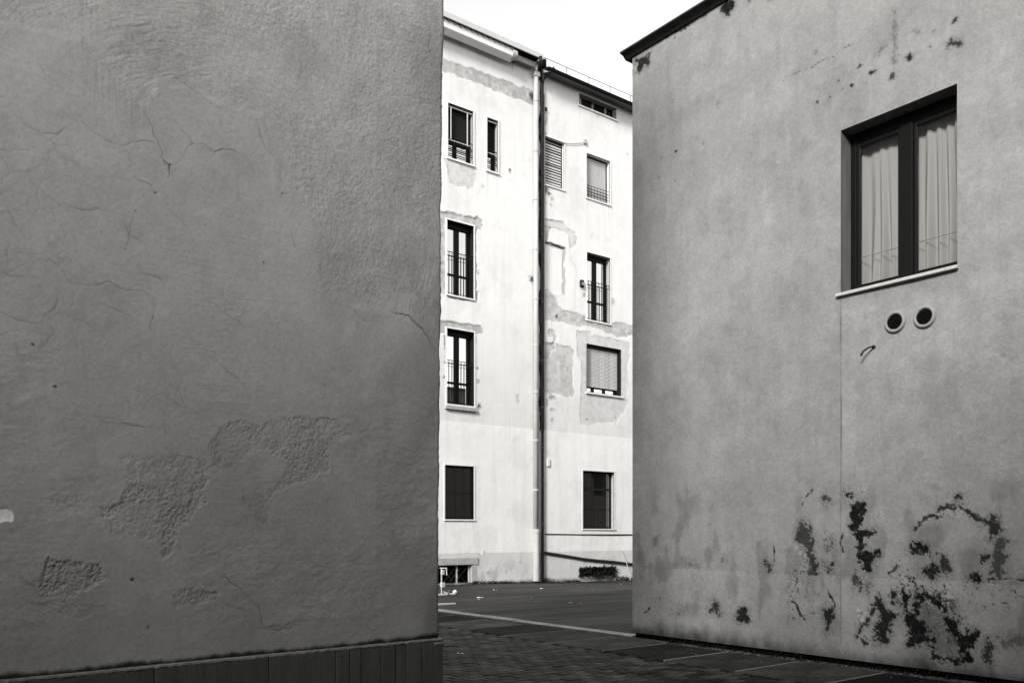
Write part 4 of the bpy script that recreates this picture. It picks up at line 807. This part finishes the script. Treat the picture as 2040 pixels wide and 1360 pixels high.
o = MB().box(X0 - .0, X1, YF + .01, YF + .05, z1 - .03, z1).box(X0 + (X1 - X0) * .49 - .02, X0 + (X1 - X0) * .49 + .02, YF - .03, YF + .02, z0 + .02, z0 + .16).build('basement_grille', M['trimdark'], fr); backing(o, r, YF + .2); reveal(o, r, .2, M['frame2'])
def leaves(m, n, x0, x1, y0, y1, z0, z1, s, rr):
    for _ in range(n):
        c = np.array((rr.uniform(x0, x1), rr.uniform(y0, y1), rr.uniform(z0, z1))); a = np.array([rr.gauss(0, 1) for _ in range(3)]); a /= np.linalg.norm(a); b = np.cross(a, [rr.gauss(0, 1) for _ in range(3)]); b /= np.linalg.norm(b)
        L_, w_ = s * rr.uniform(.6, 1.4), s * .4
        m.add([c, c + a * L_ * .5 + b * w_, c + a * L_, c + a * L_ * .5 - b * w_], [(0, 1, 2, 3)])
rr = random.Random(9); m = MB(); leaves(m, 900, X0 - .06, X1 + .02, YF - .09, YF + .03, z0 - .04, z1 + .02, .07, rr)
tag(m.build('dead_ivy', M['weed'], o), kind='stuff')
# weeds at the foot of the far walls
m = MB()
for _ in range(800):
    x = rr.uniform(FP(940, 1150)[0], FP(1260, 1150)[0])
    if X0 < x < X1: continue
    k = max(0, vnoise(np.array([x * 1.3]), np.array([.3]), 77)[0] + .35); z = float(ground_foot(np.array(x)))
    leaves(m, 3, x - .03, x + .03, YF - .10, YF - .015, z - .02, z + .02 + .13 * k, .04, rr)
tag(m.build('wall_foot_weeds', M['weed']), kind='stuff')
m = MB()
for _ in range(130):
    y = rr.gauss(rr.choice((3.9, 5.2, 6.6, 7.9)), .35); x = XR - abs(rr.gauss(0, .05))
    if y < YRC: leaves(m, 4, x - .03, x + .01, y - .03, y + .03, .01, .04 + .05 * rr.random(), .035, rr)
tag(m.build('pavement_weeds', M['weed']), kind='stuff')
# --- roof edge of the left far block
xa, xb = XW - 9, FP(1083, 105, .5)[0]
zt_, zb2 = FP(886, 22, .5)[1], FP(886, 32.5, .5)[1]
MB().ex([(YF - .50, zb2), (YF - .50, zt_), (YF - .485, zt_), (YF - .41, zt_ - .005), (YF - .41, zb2 + .02), (YF - .48, zb2 - .004)], xa, FP(1074, 105, .5)[0], 'x').ex([(YF - .502, zb2), (YF - .502, zt_), (YF - .41, zt_ - .004), (YF - .41, zb2 + .02)], FP(1074.4, 105, .5)[0], xb, 'x').build('gutter', M['fascia'], fl)
n = 160; m = MB(); x_ = np.linspace(xa + 8, xb - .2, n * 2)
zc0 = FP(886, 37.5, .42)[1]
vs = []
for k, x in enumerate(x_): zz_ = zc0 - .02 + .025 * math.sin(x * 2 * math.pi / .22); vs += [(x, YF - .43, zz_), (x, YF - .05, zz_ + .12)]
m.add(vs, [(2 * k, 2 * k + 2, 2 * k + 3, 2 * k + 1) for k in range(len(x_) - 1)])
m.build('corrugated_roof_sheet', M['roof'], fl); MB().box(xa, xb - .1, YF - .45, YF - .02, zc0 + .06, zb2 + .015).build('eaves_board', M['roof'], fl)
zc1 = FP(886, 53.5, .40)[1]; xbrk = FP(1024, 100, .4)[0]
MB().ex([(YF - .40, zc1), (YF - .40, zc0 + .03), (YF + .02, zc0 + .06), (YF + .02, zEL - .03), (YF - .01, zEL), (YF - .20, zc1 - .12)], xa, xbrk, 'x').build('cornice', M['cornice'], fl, bevel=.02)
m = MB(); m.tube([(xbrk - .05, YF - .30, zc1 + .10), (xbrk + .10, YF - .31, zc1 + .09), (xbrk + .14, YF - .30, zc1 + .09)], [.17, .165, .12], 14); m.build('broken_cornice_core', M['lint'], fl)
MB().ex([(YF - .28, zc1 + .02), (YF - .28, zc0 - .03), (YF + .02, zc0), (YF + .02, zEL - .02), (YF - .03, zEL - .02)], xbrk + .16, FP(1070, 130, .28)[0], 'x').build('bare_beam', M['lint'], fl, bevel=.02)
MB().tube([(FP(1076, 130, .5)[0], YF - .52, zb2 + .03), (FP(1076, 130, .5)[0], YF - .5, zb2 - .16), (FP(1076, 130, .2)[0], YF - .2, zEL + .02), (FP(1077, 130, .1)[0], YF - .1, zEL - .35)], .06, 10).build('gutter_outlet', M['pipedark'], fl, smooth=True)
# --- eaves of the right far block
xg0 = FP(1092, 130, .5)[0]; zg0 = FP(1093, 133, .5)[1]; zg1 = FP(1093, 138, .45)[1]
MB().ex([(YF - .52, zg0), (YF - .515, zg0 + .006), (YF - .50, zg0), (YF - .49, zg0 - .05), (YF - .40, zg0 - .05), (YF - .40, zg1 - .02), (YF - .47, zg1 - .02), (YF - .51, zg1 + .03)], xg0, XE, 'x').build('gutter', M['roof'], fr)
MB().ex([(YF - .43, zg1 - .018), (YF - .43, zg1 + .03), (YF + .02, zg1 + .06), (YF + .02, zER - .02)], XG1 + .02, XE, 'x').build('soffit', mat('old_soffit', .14, .9, .25, 4, stretch=(.4, 2, 1)), fr)
m = MB(); zw = zg0 + .27; x = xg0 - .15
m.tube([(x, YF - .45, zw), (XE, YF - .45, zw)], .010, 5)
while x < XE: m.tube([(x, YF - .45, zg0 - .03), (x, YF - .45, zw)], .010, 5); x += 1.02
m.build('roof_wire', M['rail'], fr)
MB().box(XG1 - .25, xg0 + .05, YF - .38, YF + .02, zER - .05, zER + .22).build('soot_black_parapet_stub', M['roof'], fr, bevel=.04)
# --- downpipes
def pipe(b_, name, px, mt, r_, z0, z1, cols, off=.10, top=None, n=12):
    x = FP(px, 600, off)[0]; pts = [(x, YF - off, z0), (x, YF - off, z1)] + (top or [])
    o = MB().tube(pts, r_, n).build(name, M[mt], b_, smooth=True)
    for z in cols: MB().tube([(x, YF - off, z - .03), (x, YF - off, z + .03)], r_ * 1.16, n).box(x - .015, x + .015, YF - off, YF + .02, z - .015, z + .015).build('pipe_collar', M['pipe' if mt == 'pipe' else 'pipedark'], o)
    return o, x
cz = [FP(1068, y_)[1] for y_ in (205, 305, 401, 499, 597, 690, 782, 878, 976)]
pipe(fl, 'downpipe', 1067.5, 'pipe', .085, 1.6, zEL - .25, cz)
x = FP(1068.3, 600, .11)[0]; MB().tube([(x, YF - .11, 0.0), (x, YF - .11, 1.68)], .105, 14).tube([(x, YF - .11, 1.62), (x, YF - .11, 1.74)], .12, 14).build('pipe_foot', M['pipe'], fl)
MB().box(x - .11, x + .11, YF - .2, YF - .0, zEL - .32, zEL - .16).build('pipe_hopper', M['lightbar'], fl, bevel=.02)
xd = FP(1080.8, 600, .09)[0]; xt_ = FP(1091, 130)[0]
pipe(fr, 'downpipe', 1080.8, 'pipedark', .045, -.05, FP(1082, 172)[1], [FP(1082, y_)[1] for y_ in (232, 350, 470, 604, 720, 812, 893, 957, 1042)], .09,
     [(xd + .06, YF - .16, FP(1084, 160)[1]), (xt_ - .04, YF - .38, FP(1090, 145)[1]), (xt_, YF - .44, zg0 - .02)])
xx = FP(1084.2, 600, .04)[0]; MB().tube([(xx, YF - .04, zpaint), (xx, YF - .04, FP(1085, 190)[1])], .025, 8).build('conduit', M['trimdark'], fr)
# --- fittings and cables on the right block
def alarm():
    x, z = FP(1159.5, 565, .05); o = MB().box(x - .085, x + .085, YF - .10, YF - .003, z - .135, z + .135).build('alarm_box', M['frame2'], None, bevel=.04)
    tag(o, 'small dark rounded alarm box beside a tall railed window', 'alarm box')
    m = MB().box(x - .05, x + .06, YF - .112, YF - .095, z - .07, z + .04).build('front_plate', M['plastic'], o, bevel=.01); return o
alarm()
x, z = FP(1090.5, 921); tag(MB().box(x - .045, x + .075, YF - .06, YF - .002, z - .13, z + .13).build('meter_box', M['trim'], bevel=.01), 'small white meter box right of the dark downpipe at ground floor height', 'meter box')
m = MB(); pts = [FP(1086, 1063.3), FP(1110, 1063.6), FP(1150, 1064.2), FP(1200, 1064.4), FP(1262, 1064.2), FP(1300, 1064)]
m.tube([(p[0], YF - .02, p[1]) for p in pts], .020, 6); tag(m.build('cable', M['pipedark']), 'thin straight cable running level under the dark ground floor window', 'cable')
m = MB(); pts = [(1084, 1100), (1100, 1102.5), (1125, 1106.5), (1160, 1112.5), (1190, 1115.8), (1220, 1118.2), (1245, 1121.5), (1262, 1123.5), (1300, 1128)]
m.tube([(FP(*p)[0], YF - .05, FP(*p)[1]) for p in pts], .042, 8); tag(m.build('cable', M['pipedark']), 'thick black cable sagging to the right above the ivy filled basement opening', 'cable')
m = MB(); m.tube([(FP(1240.5, 1096, .06)[0], YF - .03, FP(1240.5, 1096, .06)[1]), (FP(1247, 1115, .1)[0], YF - .10, FP(1247, 1115, .1)[1]), (FP(1252, 1135, .25)[0], YF - .25, FP(1252, 1135, .25)[1]), (FP(1256, 1145, .35)[0], YF - .35, -.1)], .014, 6)
tag(m.build('stick', M['trimdark']), 'thin pale stick leaning on the far wall behind the thick cable', 'stick')
m = MB(); A4 = lambda x, y: FP(1060 + x / 5.23, 160 + y / 5.23)
m.tube([(A4(x_, y_)[0], YF - .03, A4(x_, y_)[1]) for x_, y_ in ((310, 655), (400, 665), (470, 662), (540, 655))], .011, 5); tag(m.build('cable', M['plastic']), 'short thin cable running right from the louvred shutter to a small wall box', 'cable')
x, z = A4(549, 645); tag(MB().box(x - .06, x + .06, YF - .06, YF, z - .08, z + .08).build('junction_box', M['trimdark'], bevel=.015), 'small square junction box above the pale roller shutter', 'junction box')
m = MB(); m.tube([(A4(x_, y_)[0], YF - .03, A4(x_, y_)[1]) for x_, y_ in ((130, 305), (145, 350), (145, 420), (120, 500), (122, 560))], .012, 5); tag(m.build('cable', M['plastic']), 'thin loose cable hanging above the louvred shutter beside the dark joint', 'cable')
x, z = A4(135, 305); tag(MB().box(x - .05, x + .05, YF - .07, YF, z - .05, z + .05).build('cable_bracket', M['pipedark'], bevel=.01), 'small dark cable bracket high on the wall beside the black joint', 'bracket')
# white round mark: a splash of filler on the base band
x, z = FP(961, 1100); m = MB(); n = 14; m.add([(x + .12 * math.cos(k * 6.283 / n) * rr.uniform(.6, 1), YF - .012, z + .12 * math.sin(k * 6.283 / n) * rr.uniform(.7, 1.2)) for k in range(n)] + [(x, YF - .02, z)], [(k, (k + 1) % n, n) for k in range(n)]); m.build('filler_patch', M['trim'], fl)
# ================================================================== THINGS ON THE YARD
def GP(px, py): return onZ(px, py, 0.0)
# white barrier post half hidden by the left wall
x, y = GP(879.6, 1182); po = thing('barrier_post', 'slim white metal barrier post with bracket arms beside the left wall corner', 'post', (x, y, 0))
zt2 = CAMZ + (HY - 1130) / F * (x * sY + y * cY)
MB().tube([(x, y, 0), (x, y, zt2)], .018, 8).build('pole', M['lightbar'], po)
e = np.array((cY, -sY, 0))
def at(a, z): return tuple(np.array((x, y, 0)) + e * a + np.array((0, 0, z)))
MB().tube([at(-.05, zt2 - .01), at(.13, zt2 - .02)], .016, 6).tube([at(.13, zt2), at(.14, zt2 - .20)], .016, 6).build('bracket_arm', M['lightbar'], po)
MB().box(x - .02, x + .06, y - .06, y + .02, zt2 - .19, zt2 - .06).build('clamp', M['lightbar'], po, bevel=.01)
MB().box(x - .03, x + .07, y - .07, y + .03, .17, .30).build('plate', M['lightbar'], po, bevel=.01)
def plank(name, label, cat, p, q, w, t, mt='trim', z=.0, extra=None):
    a, b = np.array(GP(*p)), np.array(GP(*q)); d = (b - a) / np.linalg.norm(b - a); nrm = np.array((-d[1], d[0])) * w / 2; m = MB()
    pts = [a - nrm, b - nrm, b + nrm, a + nrm]; m.add([(c[0], c[1], z) for c in pts] + [(c[0], c[1], z + t) for c in pts], [(0, 3, 2, 1), (4, 5, 6, 7), (0, 1, 5, 4), (1, 2, 6, 5), (2, 3, 7, 6), (3, 0, 4, 7)])
    o = m.build(name, M[mt], None, bevel=.004)
    return tag(o, label, cat)
plank('batten', 'plain white batten lying on the asphalt near the kerb line by the left wall', 'batten', (862, 1205.5), (906, 1203), .09, .035)
plank('broken_branch', 'pale bent branch with a knobbed end lying on the asphalt by the barrier post', 'branch', (862, 1186), (906, 1183.5), .05, .04)
kb = D.objects['broken_branch']; a = np.array(GP(905.5, 1183)); m = MB(); m.tube([(a[0] - .03, a[1], .05), (a[0] + .02, a[1], .06), (a[0] + .05, a[1], .04)], [.05, .06, .035], 8); m.build('knob', M['trim'], kb)
b0, b1, b2 = GP(884, 1182), GP(893, 1185), GP(895, 1182.5); m = MB().tube([(*b0, .05), (*b1, .045), (*b2, .09)], [.02, .018, .01], 6); m.build('twig', M['trimdark'], kb)
def paper(px, py, wpx, label, tilt=.3, seed=1, name='paper_scrap', cat='paper scrap'):
    x, y = GP(px, py); dist = x * sY + y * cY; s = wpx / F * dist; r2 = random.Random(seed); n = 6; vs = []
    for i_ in range(n + 1):
        for j_ in range(n + 1):
            a, b = (i_ / n - .5) * s, (j_ / n - .5) * s * .7
            zz = .015 + abs(s * tilt * (math.sin(a / s * 5 + seed) * .35 + .25 * math.cos(b / s * 6 + 2 * seed))) + r2.uniform(0, .06) * s
            vs.append((x + a * cY + b * sY + r2.uniform(-.04, .04) * s, y - a * sY + b * cY + r2.uniform(-.04, .04) * s, zz))
    m = MB(); m.add(vs, [(i_ * (n + 1) + j_, (i_ + 1) * (n + 1) + j_, (i_ + 1) * (n + 1) + j_ + 1, i_ * (n + 1) + j_ + 1) for i_ in range(n) for j_ in range(n)])
    return tag(m.build(name, M['paper'], None), label, cat, 'litter lying about the yard')
paper(986.5, 1176, 7, 'crumpled white paper scrap on the asphalt left of the pale downpipe foot', .5, 1)
paper(1079, 1173, 8, 'flat white paper scrap on the asphalt in front of the dark downpipe', .25, 2)
paper(957, 1191.5, 14, 'large folded white paper on the asphalt towards the left wall', .15, 3)
paper(954, 1195, 4, 'tiny white scrap just in front of the large folded paper', .5, 4)
paper(1136.5, 1201.5, 6, 'white scrap in the middle of the asphalt, the larger of a close pair', .3, 5)
paper(1157, 1202.3, 3, 'tiny white scrap in the middle of the asphalt, the smaller of a close pair', .3, 6)
paper(918.5, 1306, 16, 'curled white paper scrap lying on the dark pavers', .4, 7)
paper(1058, 1192, 2.5, 'tiny pale scrap alone on the asphalt centre left', .4, 8)
paper(1180, 1178, 2.5, 'tiny pale scrap near the manhole shaped dark stain', .4, 9)
paper(1236, 1164, 3.5, 'pale scrap on the asphalt close to the right wall corner', .3, 10)
# loose grit
rr = random.Random(21); m = MB()
for _ in range(190):
    if rr.random() < .55: x, y = rr.uniform(XSE - .9, XK - .1), rr.uniform(3.4, 16)
    else: x, y = rr.uniform(10, 22), rr.uniform(9.5, 21)
    s = rr.uniform(.004, .012) * (1 if x < 10 else 1.5); z = .03 if x < 10 else ground_z(x, y)
    m.add([(x - s, y, z), (x, y - s, z), (x + s, y, z), (x, y + s, z), (x, y, z + s * 1.2)], [(0, 1, 4), (1, 2, 4), (2, 3, 4), (3, 0, 4)])
for _ in range(260):
    y = rr.uniform(3.2, YRC); x = XR - .02 - abs(rr.gauss(0, .16)); s = rr.uniform(.004, .016)
    m.add([(x - s, y, .02), (x, y - s, .02), (x + s, y, .02), (x, y + s, .02), (x + s * .3, y, .02 + s)], [(0, 1, 4), (1, 2, 4), (2, 3, 4), (3, 0, 4)])
tag(m.build('loose_grit', M['grit']), kind='stuff')
# ================================================================== unseen street front added to shade both walls, mirrored in the panes
ob = thing('added_street_front', 'plain grey flat roofed building added unseen across the street to shade the walls, mirrored in panes', 'building', (0, -2.6, 0))
OX0, OX1, OY, OH = -24, 36, -2.8, 9.6
for name, a, b, h_ in (('wall', -12, OX1, OH), ('added_shade_block', OX0, -12.01, 14.0)):  # tall end block added to shade the foot of the left wall
    MB().box(a, b, OY - 9, OY, -.1, h_).build(name, M['plain'], ob); MB().box(a - .2, b + .2, OY - 9.2, OY + .25, h_, h_ + .18).build('roof', M['roof'], ob)
MB().box(OX0, -12.5, OY + .26, 10, -.1, 9.0).build('added_shade_wing', M['plain'], ob)  # end block added to keep low light off the wall feet
for k in range(12):
    for z in (1.2, 4.4, 7.0):
        x = OX0 + 1.5 + k * 4.2; o = MB().box(x, x + 1.1, OY - .02, OY + .03, z, z + 1.5).build('window', M['frame2'], ob); MB().box(x + .08, x + 1.02, OY + .031, OY + .036, z + .08, z + 1.42).build('pane', M['dim'], o)
